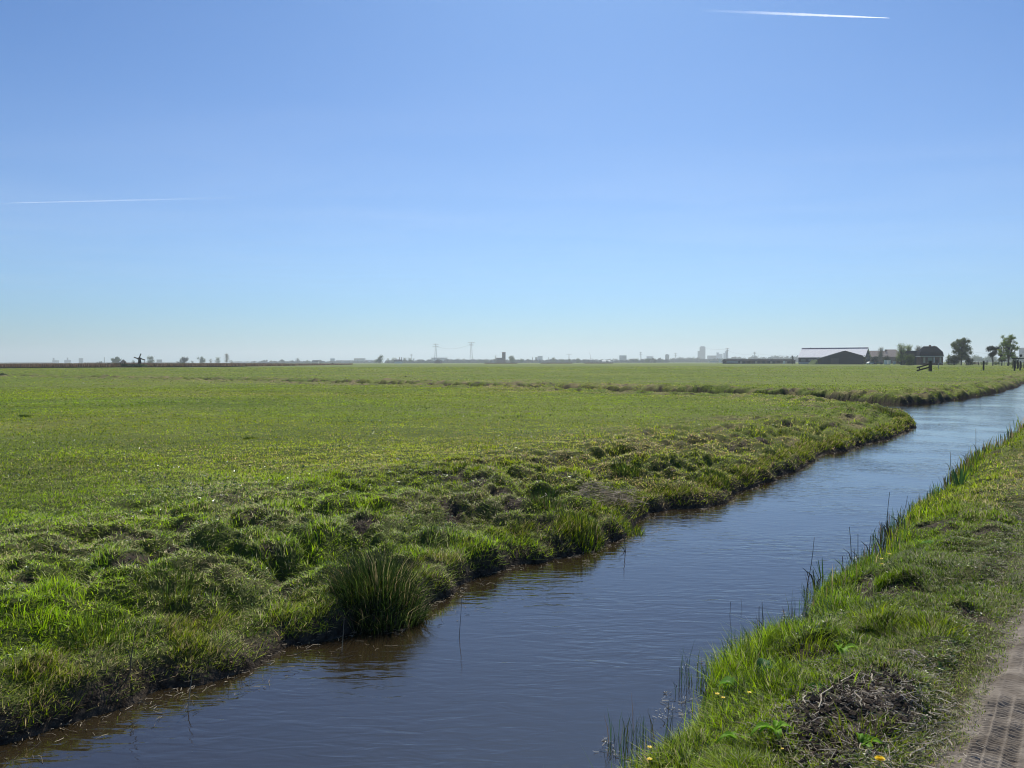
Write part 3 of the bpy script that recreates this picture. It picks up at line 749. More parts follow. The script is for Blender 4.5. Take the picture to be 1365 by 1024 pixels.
# ---------------------------------------------------------------- dead stalks standing at the water edge
M_dead = mat('dead_stalk', (.12,.085,.06), .7, .3, (.22,.17,.12), 12)
M_dark = mat('dark_stalk', (.035,.035,.025), .5, .4, (.07,.06,.04), 12)
M_palest = mat('pale_stalk', (.45,.39,.27), .5, .4, (.28,.22,.15), 18)
def stalk(x0, y0, x1, y1, rad, label, m_=None, kink=0, zb=-.36, group='dead stalks standing at the near water edge'):
    a = at(x0, y0, zb); D = a.y
    b = Vector((gx(x1, D), D + .02, gz(x1, y1, D)))
    a = Vector((a.x, a.y, min(a.z, height(a.x, a.y)) - .03)); o_ = a.copy()
    pts = []
    for k in range(6):
        f_ = k / 5; p = a.lerp(b, f_) + Vector((.012 * math.sin(5 * f_ + x0), .01 * math.cos(4 * f_ + x0), 0)) * (b - a).length
        pts.append(p - o_)
    if kink:
        pts.append(pts[-1] + Vector((kink, 0, -abs(kink) * .2))); pts.append(pts[-1] + Vector((-kink * .5, .01, -abs(kink) * .9)))
    n_ = len(pts)
    mb = MB().tube(pts, [rad * (1 - .55 * k / (n_ - 1)) for k in range(n_)], 5)
    # leaf sheaths at the foot
    for k in range(2):
        q = pts[1 + k]; mb.tube([q, q + Vector(((-1) ** k * .25, .1, .9)).normalized() * rad * 14, q + Vector(((-1) ** k * .5, .1, .8)).normalized() * rad * 26], [rad * .9, rad * .7, rad * .15], 4)
    o = mb.build('reed_stalk', m_ or M_dead, None, o_)
    return tag(o, label, 'reed stalk', group)
for q in [(1073,783,1089,718,.004,'slanting dead stalk rising from the water, leftmost of the tall ones'), (1136,756,1136,704,.005,'straight upright dead stalk right of the slanting one'),
          (1146,748,1147,714,.005,'shorter upright dead stalk beside the straight one'), (1159,742,1164,716,.006,'stubby dead stalk between the straight pair and the tallest group'),
          (1175,732,1190,657,.005,'tallest dead stalk, slanting right over the water'), (1172,735,1179,698,.006,'dead stalk at the left foot of the tallest one'),
          (1181,730,1188,684,.004,'thin dead stalk just right of the tallest one'), (1184,722,1186,698,.006,'short brown stalk right of the tallest group'), (1188,718,1190,703,.007,'stubby brown stalk between the two tall slanting ones'),
          (1198,714,1213,662,.004,'second tall dead stalk, slanting right with a fine tip'), (1199,713,1201,690,.007,'thick brown stub at the foot of the second tall stalk'),
          (1267,634,1269,603,.006,'dead stalk standing left of the sword-leaved clump'), (1274,634,1280,611,.005,'dead stalk behind the sword-leaved clump'),
          (1289,620,1290,606,.008,'brown stub behind the sword-leaved clump, upper'), (1300,603,1303,571,.006,'thin tall dead stalk far up the near bank'), (1239,687,1246,669,.006,'brown stub on the bank below the sword-leaved clump'),
          (1126,760,1127,744,.006,'dark stub left of the straight upright stalk'), (1141,758,1142,732,.004,'faint thin stalk between the two upright ones')]:
    stalk(*q)
stalk(1214, 708, 1218, 682, .005, 'dead stalk with a hooked tip, right of the second tall one', None, .04)
stalk(1087, 782, 1088, 762, .007, 'thick dark stub in the water beside the slanting stalk', M_dark)
GB = 'dark broken stalks in the water'
for q in [(971, 822, 976, 806, .003, 'bent dark stalk standing out in the open water'), (996, 812, 990, 801, .002, 'thin dark stalk slanting left out of the water'), (939, 942, 946, 912, .003, 'dark bent reed in the water left of the buttercups'),
          (908, 916, 908, 896, .003, 'short dark stick standing alone in the water'), (1012, 845, 1016, 812, .004, 'dark stem among the reed shoots, left'), (1018, 842, 1020, 806, .004, 'dark stem among the reed shoots, right'),
          (972, 890, 965, 858, .003, 'dark stem at the edge beside the glint-white scraps'), (944, 905, 939, 894, .003, 'green-tipped broken reed just out from the edge')]:
    stalk(*q, M_dark, 0, WZ, GB)
stalk(889, 966, 894, 938, .003, 'pale bleached reed blade standing at the water edge', M_palest, 0, WZ, 'pale stalks')
GS = 'dead stems on the far bank'
for q in [(172, 905, 173, 840, .004, 'brown bare stem standing on the far bank edge at left'), (247, 925, 247, 908, .004, 'pale broken stem in the water below the left bank'), (612, 830, 613, 800, .003, 'thin stem at the right foot of the largest rush clump'),
          (455, 850, 454, 828, .003, 'thin pale stem in front of the largest rush clump'), (740, 615, 739, 607, .006, 'white upright stem on the bank in the middle distance'), (838, 722, 832, 704, .006, 'dark twig in the water at the foot of the far bank')]:
    stalk(*q[:5], q[5], M_palest if 'pale' in q[5] or 'white' in q[5] else M_dead, 0, -.3 if q[1] > 650 else 0, GS)

# sticks lying on the peat patch and the verge
def stick(x0, y0, x1, y1, rad, label, m_=None, zoff=.012):
    a = at(x0, y0, 0); b = at(x1, y1, 0)
    pts = []
    for k in range(6):
        p = a.lerp(b, k / 5); off = (b - a).length * .05
        p.x += off * math.sin(k * 2.1 + x0); p.y += off * math.cos(k * 1.7 + y0); p.z = height(p.x, p.y) + zoff + rad; pts.append(p)
    o_ = pts[0].copy(); mb = MB().tube([p - o_ for p in pts], [rad * (1 - .3 * k / 5) for k in range(6)], 6)
    return tag(mb.build('stick', m_ or M_palest, None, o_), label, 'stick', 'sticks lying on the near verge')
for q in [(1028, 914, 1040, 930, .0035, 'pale bent stick at the left edge of the peat patch'), (1088, 938, 1113, 914, .004, 'longest pale stick slanting across the peat patch'), (1072, 918, 1072, 930, .004, 'short pale stub upright in the view on the peat patch'),
          (1120, 905, 1142, 897, .004, 'pale stick at the top right of the peat patch beside a white scrap'), (1139, 928, 1150, 948, .003, 'curved grey stick right of the peat patch'), (1162, 903, 1163, 912, .005, 'short thick pale stick in the grass right of the peat patch'),
          (1150, 930, 1195, 925, .003, 'long thin grey twig in the grass right of the peat patch'), (1045, 882, 1060, 881, .003, 'thin straw above the peat patch'), (1098, 885, 1108, 882, .004, 'small pale stick on the upper rim of the peat patch'),
          (988, 978, 1010, 979, .003, 'thin straw in the weeds left of the rosette'), (1048, 983, 1072, 1003, .003, 'long straw at the lower left rim of the peat patch'), (1145, 985, 1158, 1008, .003, 'straw slanting down towards the dandelion'),
          (1063, 902, 1075, 908, .0025, 'small twig on the peat patch, upper middle'), (1315, 868, 1325, 873, .004, 'white chip at the edge of the track'), (1230, 815, 1242, 838, .0022, 'fine straw standing in the long grass beside the track')]:
    stick(*q)
for q in [(800, 650, 838, 645, .004, 'thick pale reed on top of the dead reed heap'), (818, 645, 830, 652, .004, 'pale reed slanting across the dead reed heap'), (722, 668, 738, 658, .004, 'pale reed left of the dead reed heap')]:
    o = stick(*q[:5], q[5], None, .05); o['group'] = 'pale reeds by the heap'
# molehills and stones in the field
M_stone = mat('pale_stone', (.55,.53,.5), .7, .3, (.4,.38,.35), 8)
def clod(name, px, py, rx, h, label, cat, m_, seed, group=None):
    g = np.random.default_rng(seed); c = at(px, py, 0); z0 = height(c.x, c.y); n = 14; m = 7
    mb = MB()
    for i_ in range(m):
        f_ = i_ / (m - 1)
        for k in range(n):
            a = 2 * math.pi * k / n; rr = rx * (1 - f_ ** 1.5 * .93) * (1 + .28 * (vn(np.array([k * .8]), np.array([i_ * .9 + seed]), 5)[0] - .5) * 2)
            mb.v.append(Vector((math.cos(a) * rr, math.sin(a) * rr * .8, h * f_ * (1 + .3 * (g.random() - .5)) - .03)))
    for i_ in range(m - 1):
        for k in range(n): k2 = (k + 1) % n; mb.f.append((i_*n+k, i_*n+k2, (i_+1)*n+k2, (i_+1)*n+k))
    mb.f.append(tuple((m-1)*n + k for k in range(n)))
    return tag(mb.build(name, m_, None, (c.x, c.y, z0), smooth=False), label, cat, group)
GM = 'molehills in the far field'
for k_, (px, py, rx, h, lb) in enumerate([(9, 717, .08, .05, 'dark molehill at the left edge of the picture'), (123, 524, .13, .06, 'flat dark molehill far out in the left field'), (339, 543, .08, .05, 'dark molehill in the middle of the left field, farthest of a line'),
        (318, 563, .06, .04, 'dark molehill second in the line in the left field'), (316, 572, .12, .04, 'wide dark molehill below the second one'), (70, 614, .07, .03, 'flat dark molehill in the left field by itself'),
        (166, 679, .05, .03, 'small dark molehill near the rough bank at left'), (685, 563, .06, .05, 'dark molehill in the middle field above the bank'), (785, 594, .04, .03, 'small molehill near the far bank edge in the middle'),
        (344, 700, .07, .05, 'dark molehill on the rough bank above the largest rush clump'), (250, 832, .07, .05, 'peaty molehill on the bank edge at left'), (541, 502.5, .22, .10, 'dark clod beyond the small ditch left of the middle')]):
    clod('molehill', px, py, rx, h, lb, 'molehill', M_soil, 200 + k_, GM)
clod('stone', 111, 512, .10, .08, 'white stone lying in the far left field', 'stone', M_stone, 240)
clod('white_scrap', 1116, 903, .012, .015, 'white scrap at the top of the peat patch', 'scrap', M_stone, 241)
clod('shrub_mound', 4, 500, 1.0, .55, 'dark low bush at the left edge beside the small ditch', 'bush', mat('low_bush', (.05,.07,.03), .9, .1, (.08,.10,.04), 6, bump=1), 242)

def verge_pts(seed, n, v0, v1, u0, u1):
    g = np.random.default_rng(seed); u = u0 + (u1 - u0) * g.random(n) ** 1.4; v = g.uniform(v0, v1, n)
    x = DIRV.x * u + NRMV.x * v; y = DIRV.y * u + NRMV.y * v; z, _, _ = terrain(x, y)
    return np.stack([x, y, z + .02], 1), g
P, g = verge_pts(58, 900, -.62, -.32, 1.8, 9)
stalks('track_litter', P, g.uniform(.01, .05, len(P)), g.uniform(.0012, .003, len(P)), 'bits of straw scattered along the edge of the track', 'straw', M_litter, .15, seed=11)
P, g = verge_pts(59, 3000, -1.65, -.5, 1.8, 16)
stalks('verge_straw', P, g.uniform(.02, .10, len(P)), g.uniform(.0012, .003, len(P)), 'dry straws lying in the grass of the near verge', 'straw', M_straw, .2, seed=12)
g = np.random.default_rng(60); n_ = 2600; u_ = 4 + 18 * g.random(n_); v_ = g.uniform(-8.5, -4.5, n_)
x_ = DIRV.x * u_ + NRMV.x * v_; y_ = DIRV.y * u_ + NRMV.y * v_; z_, d_, _ = terrain(x_, y_); k_ = (d_ > .1) & (fbm(x_, y_, .7, 44, 3) > .5)
P = np.stack([x_, y_, z_ + .02], 1)[k_]
stalks('bank_straw', P, g.uniform(.03, .14, len(P)), g.uniform(.002, .005, len(P)), 'dry bleached grass stems matted into the far bank', 'straw', M_straw, .25, seed=13)

# ================================================================ the far scene
def up_to(px, py, D): return Vector((gx(px, D), D, gz(px, py, D)))
def bark(c): return mat('bark', c, .9, .1, tuple(q * .6 for q in c), 4)
M_bark = mat('bark', (.10,.085,.07), .9, .1, (.06,.05,.04), 4)
LEAF = {}
def leafmat(kind):
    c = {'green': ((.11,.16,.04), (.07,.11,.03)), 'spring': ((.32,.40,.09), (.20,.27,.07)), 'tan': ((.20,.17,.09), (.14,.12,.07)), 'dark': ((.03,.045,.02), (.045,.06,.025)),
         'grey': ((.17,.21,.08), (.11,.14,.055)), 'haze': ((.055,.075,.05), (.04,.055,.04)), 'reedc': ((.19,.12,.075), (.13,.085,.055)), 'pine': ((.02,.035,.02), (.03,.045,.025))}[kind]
    if kind not in LEAF: LEAF[kind] = mat('leaves_' + kind, c[0], .7, .15, c[1], .6, trans=.35)
    return LEAF[kind]
def leafcloud(name, C, rad, n, size, g, kind, parent=None, loc=None):
    """n small leaf clumps spread through lobes (centres C, radii rad)."""
    C = np.array(C); rad = np.array(rad); wts = (rad ** 2).prod(1) ** .34 if rad.ndim > 1 else rad ** 2
    idx = g.choice(len(C), n, p=wts / wts.sum())
    d = g.normal(0, 1, (n, 3)); d /= np.linalg.norm(d, axis=1, keepdims=True); q = np.abs(g.normal(.66, .36, n))
    P = C[idx] + d * q[:, None] * (rad[idx] if rad.ndim > 1 else rad[idx][:, None])
    a = g.normal(0, 1, (n, 3)); a /= np.linalg.norm(a, axis=1, keepdims=True); b_ = np.cross(a, g.normal(0, 1, (n, 3))); b_ /= np.linalg.norm(b_, axis=1, keepdims=True)
    s_ = (size * g.uniform(.5, 1.3, n))[:, None]
    V_ = np.stack([P - a * s_, P - b_ * s_ * .5, P + a * s_, P + b_ * s_ * .5], 1).reshape(-1, 3)
    Fq = np.arange(n * 4).reshape(-1, 4)
    return link(name, mesh_np(name, V_, Fq, leafmat(kind)), parent, loc)
def tree(px, top, wpx, D, kind, label, cat='tree', group=None, shape='round', leaves=None, seed=0, bare=.35, size=None, clear=.22):
    g = np.random.default_rng(1000 + seed + int(px * 7)); H_ = gz(px, top, D); Wd = wpx / F * D
    e = empty('tree', (gx(px, D), D, 0), 0, label, cat, group)
    n_l = leaves or int(260 + 26 * wpx * wpx ** .5)
    tr = MB(); th = H_ * .6; r0 = H_ * .022 + .05
    tr.tube([(0,0,-.3), (.02*H_,0,H_*.2), (-.01*H_,0,th), (0,0,H_*.86)], [r0, r0*.8, r0*.5, r0*.12], 6)
    C, Rr = [], []
    lobes = {'round': 16, 'tall': 10, 'pine': 9, 'bush': 12, 'wild': 70}[shape]
    for k in range(lobes):
        a = g.uniform(0, 2 * math.pi)
        if shape == 'tall': zz = g.uniform(.2, .93); q = g.uniform(0, .18); rr = Wd * .36 * (1.1 - abs(zz - .5) * 1.2)
        elif shape == 'pine': zz = g.uniform(.50, .92); q = g.uniform(0, .42); rr = Wd * .16
        elif shape == 'bush': zz = g.uniform(.08, .72); q = g.uniform(0, .34); rr = min(Wd, H_) * .26
        elif shape == 'wild': zz = g.uniform(clear + .02, .95); q = .44 * g.random() ** .6 * (1 - (abs(zz - .55) / .5) ** 2 * .55); rr = min(Wd, H_) * .085
        else: zz = g.uniform(.14, .85); q = g.uniform(0, .36) * (1 - abs(zz - .5) * .7); rr = min(Wd, H_) * .23
        if H_ > 2.2 * Wd and shape in ('round', 'wild'): rr = Wd * .26
        c = Vector((math.cos(a) * q * Wd, math.sin(a) * q * Wd, min(zz * H_, H_ - rr * .9)))
        C.append(c); Rr.append(rr * g.uniform(.75, 1.2))
        s_ = Vector((0, 0, H_ * g.uniform(.18, .45) if shape != 'bush' else H_ * .08)); m_ = s_.lerp(c, .55) + Vector((0, 0, -.03 * H_))
        tr.tube([s_, m_, c], [r0 * .38, r0 * .26, r0 * .08], 4, False)
        for j in range(3):
            t_ = c + Vector(g.normal(0, 1, 3).tolist()) * rr * .7
            tr.tube([m_.lerp(c, .5), t_], [r0 * .13, r0 * .04], 3, False)
    tr.build('trunk', M_bark, e)
    sz = size or max(.16, Wd * .035)
    leafcloud('crown', C, Rr, int(n_l), sz, g, kind, e)
    return e
GL, GV, GF = 'trees beyond the reed bed', 'trees along the distant village', 'trees round the farm'
T_ = [
 (132,481,11,1500,'haze','faint low bush, first tree left of the white roof',GL,'bush'), (157,476,22,1100,'green','broad dark round clump left of the white roof',GL,'round'),
 (178,479.5,7,1150,'haze','small bush between the white roof and the little windmill',GL,'bush'), (201.5,475.3,13,1050,'green','round tree just right of the little windmill',GL,'round'),
 (193,479,5,1080,'haze','low bush touching the right side of the little windmill',GL,'bush'),
 (246,476,14,900,'dark','darkest round tree behind the right end of the hedge',GL,'round'), (238,481.5,9,1000,'haze','low bush left of the darkest round tree',GL,'bush'), (257,480.5,6,1300,'haze','tiny bush right of the darkest round tree',GL,'bush'),
 (269,475.3,14,1300,'green','round bluish tree two left of the tall tan tree',GL,'round'), (281,477.8,7,1250,'tan','thin pale tree between two rounder trees',GL,'round'), (291,476,10,1100,'green','neat round tree immediately left of the tall tan tree',GL,'round'),
 (302.5,470.5,10,900,'tan','tall pale tan tree, the highest left of the pylons',GL,'tall'), (308.5,479.5,7,950,'tan','low pale bush at the foot of the tall tan tree',GL,'bush'),
 (352,480,13,2200,'haze','faint wide tree over the middle of the reed bed',GL,'round'), (362,480.5,9,1900,'tan','pale brownish bush right of the faint wide tree',GL,'bush'), (377,479,11,1900,'haze','hazy round tree over the reed bed, left of a small dark one',GL,'round'),
 (390,479.7,6,1600,'dark','small dark tree over the reed bed',GL,'round'), (397.5,477.5,9,1700,'haze','tallest hazy tree over the right part of the reed bed',GL,'tall'), (410,480,13,1900,'green','low wide trees left of the low dark house',GL,'bush'), (427,479.3,12,1800,'haze','peaked hazy tree left of the small blue block',GL,'round'),
 (506,473,15,1200,'green','big round tree, first of the village trees on the left',GV,'round'), (517,476.8,6,1400,'green','small tree directly right of the big round village tree',GV,'round'), (525.5,476,10,1500,'grey','pale rounded tree left of the two thin chimneys',GV,'round'),
 (539,476.5,8,1500,'grey','pale tree right of the two thin chimneys',GV,'round'), (546,476,8,1350,'green','tree at the foot of the smallest left pylon',GV,'round'), (551.5,477.6,6,1500,'dark','dark tree right of the smallest left pylon',GV,'round'),
 (561,479.7,8,1700,'haze','low hazy tree left of the long pale building',GV,'bush'), (568,481,8,1500,'green','low bush before the left end of the long pale building',GV,'bush'),
 (602,479,6,1700,'haze','small hazy tree right of the long pale building',GV,'round'), (611,477.6,8,1900,'haze','hazy tree midway between the two tall pylons',GV,'round'), (618.5,478.5,6,1800,'grey','pale tree just left of the right tall pylon',GV,'round'),
 (637,479,8,1500,'green','round tree right of the right tall pylon',GV,'round'), (648,479.8,8,1500,'green','low tree left of the pointed village tree',GV,'round'), (661,472.3,6,1400,'tan','pointed slim tree left of the brick church tower',GV,'tall'),
 (655,478.5,6,1300,'dark','dark tree at the foot of the pointed slim tree',GV,'round'), (682.5,474.3,14,1350,'green','wide domed tree right of the brick church tower',GV,'round'), (695,478.5,9,1400,'green','low tree two right of the church tower',GV,'round'),
 (703.5,479,6,1500,'tan','pale thin bush left of the pale poplar',GV,'bush'), (710,474.7,3.2,1500,'tan','slim pale poplar left of the pale blue office block',GV,'tall'), (731,475,3.2,1500,'tan','slim pale poplar right of the pale blue office block',GV,'tall'),
 (738,476.3,10,1500,'grey','domed grey-green tree right of the second poplar',GV,'round'), (749,477,7,1300,'green','dark green tree left of the wide pylon',GV,'round'), (759,478.5,8,1300,'green','low tree at the foot of the wide pylon',GV,'round'), (770.5,477,9,1300,'green','dense tree right of the wide pylon',GV,'round'),
 (779,479,7,1400,'dark','dark low tree below the crane',GV,'bush'), (790,477.5,6,1900,'haze','hazy tree right of the crane',GV,'round'), (821,478,8,2300,'haze','hazy tree left of the tall pale block',GV,'round'), (840,477.8,6,1500,'grey','pale tree right of the tall pale block',GV,'round'),
 (849,477,8,1400,'green','green tree left of the pylon over the far trees',GV,'round'), (862,477,9,1400,'green','green tree right of the pylon over the far trees',GV,'round'), (873,478,9,1400,'dark','dark tree two right of the pylon over the far trees',GV,'round'), (883,478.5,7,1500,'green','low green tree before the small octagonal-looking block',GV,'bush'),
 (906,475.5,8,1900,'haze','hazy tree between the small block and the tall tower',GV,'round'), (916,475.8,8,1900,'haze','hazy tree left of the tall tower, nearer to it',GV,'round'), (925,475,6,1900,'grey','pointed hazy tree touching the left of the tall tower',GV,'round'),
 (1056.3,472.7,5.5,470,'dark','small dark ball-shaped tree left of the big barn',GF,'round'), (1173.5,461.8,9,520,'grey','bare grey round tree above the tiled roof',GF,'wild'),
 (1201.5,457.5,13,330,'spring','tall feathery green tree left of the dark annex',GF,'wild'), (1211,459.5,11,350,'spring','feathery tree directly behind the dark annex roof',GF,'wild'), (1224,460.5,9,370,'tan','paler feathery tree behind the right of the annex roof',GF,'wild'),
 (1212.5,470.5,14,300,'green','dense dark bush in front of the dark annex',GF,'bush'), (1232.3,463,3.4,345,'pine','slim dark cypress between the annex and the farmhouse',GF,'tall'),
 (1281,451,31,310,'grey','large spreading tree right of the farmhouse',GF,'wild'), (1272,469,20,300,'dark','dense dark shrubs under the large spreading tree',GF,'bush'), (1264,468,7,330,'spring','light green bush at the right corner of the farmhouse',GF,'bush'), (1291,472,12,290,'dark','dark shrub right of the trunk of the large spreading tree',GF,'bush'),
 (1323,460.8,17,262,'pine','flat-topped dark pine left of the tall budding tree',GF,'pine'), (1343.5,446.5,27,255,'spring','tall budding tree at the far right, the tallest of all',GF,'wild'), (1335,462,12,262,'grey','thin greyish tree between the pine and the tall budding tree',GF,'wild'),
 (1353,471.5,9,300,'grey','low grey-green bush right of the tall budding tree',GF,'bush'),
]
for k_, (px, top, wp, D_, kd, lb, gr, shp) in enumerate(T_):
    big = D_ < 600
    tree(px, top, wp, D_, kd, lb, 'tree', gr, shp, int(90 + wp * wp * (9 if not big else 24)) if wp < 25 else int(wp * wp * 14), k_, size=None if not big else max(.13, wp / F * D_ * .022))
# small plants of woodland mass, far off
def woods(name, spans, kind, label, seed, dens=60, size=1.3):
    g = np.random.default_rng(seed); C, Rr = [], []; n = 0
    for x0, x1, top, D_ in spans:
        X0, X1 = gx(x0, D_), gx(x1, D_); H_ = gz((x0 + x1) / 2, top, D_); k = max(3, int((X1 - X0) / (H_ * .42)))
        for t in np.linspace(X0, X1, k):
            hh = H_ * g.uniform(.62, 1.0); r_ = hh * .42
            C.append((t + g.normal(0, 2), D_ + g.normal(0, 25), hh - r_)); Rr.append((r_ * 1.25, r_, r_)); C.append((t, D_, hh * .3)); Rr.append((r_ * 1.3, r_, hh * .32)); n += dens * 2
    o = leafcloud(name, C, Rr, n, size, g, kind); return tag(o, label, 'woodland', kind='stuff')
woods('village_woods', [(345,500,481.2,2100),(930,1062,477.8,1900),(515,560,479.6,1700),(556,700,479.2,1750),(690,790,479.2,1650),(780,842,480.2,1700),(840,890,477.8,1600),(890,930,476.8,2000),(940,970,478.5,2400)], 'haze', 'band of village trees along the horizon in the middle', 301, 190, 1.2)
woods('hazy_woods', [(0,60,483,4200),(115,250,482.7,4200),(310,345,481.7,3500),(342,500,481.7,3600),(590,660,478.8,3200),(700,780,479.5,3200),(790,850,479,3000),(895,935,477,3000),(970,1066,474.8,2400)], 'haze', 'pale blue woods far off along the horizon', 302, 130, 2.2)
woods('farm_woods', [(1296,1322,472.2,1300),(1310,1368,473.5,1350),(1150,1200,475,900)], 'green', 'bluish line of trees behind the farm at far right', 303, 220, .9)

# ------------------------------------------------ the reed bed at left
def reeds():
    g = np.random.default_rng(305); n = 52000
    px = g.uniform(-60, 470, n); yb = np.interp(px, [-60, 300, 470], [491.2, 489.2, 486.3])
    D0 = 1.5 * F / (yb - np.array([horizon(q) for q in px])); D_ = D0 * (1 + g.random(n) ** 1.5 * .5)
    D_ = np.minimum(D_, 900); x = (px - 682.5) / F * D_
    ht = 1.55 * (.8 + .3 * vn(x / 12, D_ / 12, 306)) * g.uniform(.6, 1.1, n) * np.interp(px, [-60, 250, 470], [1, 1.0, .6])
    a = g.uniform(0, 6.28, n)
    tint = np.array([(.20,.13,.085), (.15,.095,.06), (.26,.19,.13), (.10,.08,.045)])[g.integers(0, 4, n)] * g.uniform(.7, 1.2, (n, 1))
    V_, T, C_ = blade_mesh(np.stack([x, D_, np.zeros(n)], 1), ht, g.uniform(.10, .35, n), g.normal(0, .5, n), np.stack([np.cos(a), np.sin(a)], 1) * (.15 * ht)[:, None], tint, seg=1)
    tag(link('reed_bed', mesh_np('reed_bed', V_, T, M_far_blade, False, {'tint': C_})), 'long band of red-brown dead reeds along the left horizon', 'reeds', kind='stuff')
    n = 9000; px = g.uniform(635, 850, n); D_ = g.uniform(800, 860, n); x = (px - 682.5) / F * D_; k = vn(px / 14, px * 0, 308) > .52; x, D_ = x[k], D_[k]; n = len(x)
    V_, T, C_ = blade_mesh(np.stack([x, D_, np.zeros(n)], 1), g.uniform(.3, 1.2, n), g.uniform(.4, 1, n), g.normal(0, .5, n), np.zeros((n, 2)) + .2, np.tile([.17, .12, .07], (n, 1)), seg=1)
    tag(link('far_reeds', mesh_np('far_reeds', V_, T, M_far_blade, False, {'tint': C_})), 'thin brown line of reeds in front of the village', 'reeds', kind='stuff')
    # dark margin before the reeds: ditch shadow and dark earth painted as blades
    n = 9000; px = g.uniform(-60, 330, n); yb = np.interp(px, [-60, 300, 470], [491.3, 489.3, 486.4]); D_ = 1.5 * F / (yb - np.array([horizon(q) for q in px])) * g.uniform(.985, 1.01, n)
    x = (px - 682.5) / F * D_; tint = np.tile([.055, .05, .03], (n, 1)) * g.uniform(.6, 1.4, (n, 1))
    V_, T, C_ = blade_mesh(np.stack([x, D_, np.zeros(n)], 1), g.uniform(.15, .42, n), g.uniform(.15, .5, n), g.normal(0, .5, n), np.zeros((n, 2)) + .05, tint, seg=1)
    tag(link('dark_margin', mesh_np('dark_margin', V_, T, M_far_blade, False, {'tint': C_})), 'dark strip painted as ditch shadow and dark earth before the reed bed', 'reeds', kind='stuff')
reeds()
def hedge(px0, px1, top, D0, D1, kind, label, seed, name='hedge', n=2600, size=.25):
    g = np.random.default_rng(seed); x0, x1 = gx(px0, D0), gx(px1, D1); e = empty(name, ((x0 + x1) / 2, (D0 + D1) / 2, 0), 0, label, 'hedge'); C, Rr = [], []; L = x1 - x0; k = max(4, int(L / 2.2))
    H_ = gz((px0 + px1) / 2, top, (D0 + D1) / 2); tr = MB()
    for t in np.linspace(0, 1, k):
        h = H_ * g.uniform(.75, 1); x = (t - .5) * L; y = (t - .5) * (D1 - D0)
        C.append((x, y, h * .55)); Rr.append((1.7, 1.2, h * .45)); tr.tube([(x, y, 0), (x + .1, y, h * .7)], [.06, .03], 4)
    tr.build('stem', M_bark, e); leafcloud('foliage', C, Rr, n, size, g, kind, e)
hedge(148, 184, 484.3, 262, 250, 'dark', 'dark green hedge in front of the reed bed, left of the windmill', 310)
hedge(189, 243, 484.6, 255, 300, 'grey', 'lower grey-green hedge running right from the windmill', 311)
hedge(1150, 1199, 474.5, 430, 400, 'dark', 'tall dark hedge between the barn and the annex', 312, n=6000, size=.35)
hedge(1296, 1346, 482.2, 330, 300, 'grey', 'low thin hedge before the pine, in front of the far yard', 313, n=900)

# ------------------------------------------------ farm buildings
def T3(o): return Matrix.Translation(o)
M_roofpale = mat('pale_sheet_roof', (.80,.81,.83), .8, .1, (.70,.71,.74), .8)
M_purple = mat('ridge_cap', (.05,.03,.09), .95, .03); M_navy = mat('dark_boards', (.010,.019,.036), .95, .05, (.015,.025,.042), 1)
M_slate = mat('dark_roof', (.010,.014,.026), .95, .04, (.016,.02,.034), 1.2); M_white = mat('white_paint', (.75,.75,.73), .6, .3); M_brick = mat('brick_wall', (.17,.09,.07), .9, .1, (.11,.065,.055), 3)
M_glass = mat('window_glass', (.10,.14,.15), .15, .6); M_beige = mat('beige_wall', (.5,.44,.35), .8, .2); M_tiles = mat('tiled_roof', (.36,.30,.26), .95, .05, (.24,.19,.18), 1.5, bump=.6, bumpd=.08)
M_wood = mat('weathered_wood', (.055,.045,.038), .85, .15, (.10,.085,.07), 9, bump=.6, bumpd=.01); M_steel = mat('galvanised', (.35,.36,.37), .5, .4, metal=.3); M_mud = mat('grassed_bank', (.09,.13,.03), .9, .1, (.06,.09,.025), 1)
def gable(e, L, Wd, he, hr, wall, roof, over=.4, th=.18, cap=None, doors=(), wins=()):
    """Gabled building: ridge along local x, L long, W deep."""
    MB().prism([(-L/2, 0), (L/2, 0), (L/2, he), (-L/2, he)], -Wd/2, Wd/2).build('wall', wall, e)
    g_ = MB()
    for sx in (-1, 1):
        x = sx * (L/2 - .1); q = [(x - .08, -Wd/2 + .05, he), (x - .08, Wd/2 - .05, he), (x - .08, 0, hr - .1)]; q2 = [(p[0] + .16, p[1], p[2]) for p in q]
        g_.poly(q); g_.poly(q2[::-1]); g_.poly([q[0], q[2], q2[2], q2[0]]); g_.poly([q[2], q[1], q2[1], q2[2]])
    g_.build('gable', wall, e)
    for sy in (-1, 1):
        m = MB(); o_ = over; sl_ = (hr - he) / (Wd / 2)
        a = (sy * (Wd/2 + o_), he - sl_ * o_); b = (0, hr)
        m.v += [Vector(p) for p in [(-L/2-o_, a[0], a[1]), (L/2+o_, a[0], a[1]), (L/2+o_, b[0], b[1]), (-L/2-o_, b[0], b[1]), (-L/2-o_, a[0], a[1]+th), (L/2+o_, a[0], a[1]+th), (L/2+o_, b[0], b[1]+th), (-L/2-o_, b[0], b[1]+th)]]
        m.f += [(0,3,2,1),(4,5,6,7),(0,1,5,4),(1,2,6,5),(2,3,7,6),(3,0,4,7)]
        r_ = m.build('roof', roof, e)
    if cap: MB().prism([(-.7, hr+.02), (0, hr + th + .35), (.7, hr+.02), (.4, hr+.0), (-.4, hr)], -L/2 - over - .02, L/2 + over + .02).build('ridge_cap', cap, e, rz=math.pi/2)
    return e
D_ = 500; xb, yb = gx(1109, D_), D_
bc = Vector((xb + 6, yb + 11, 0))
e = empty('barn', bc, R(-34), 'long barn with a pale sheet roof and dark purple ridge', 'barn')
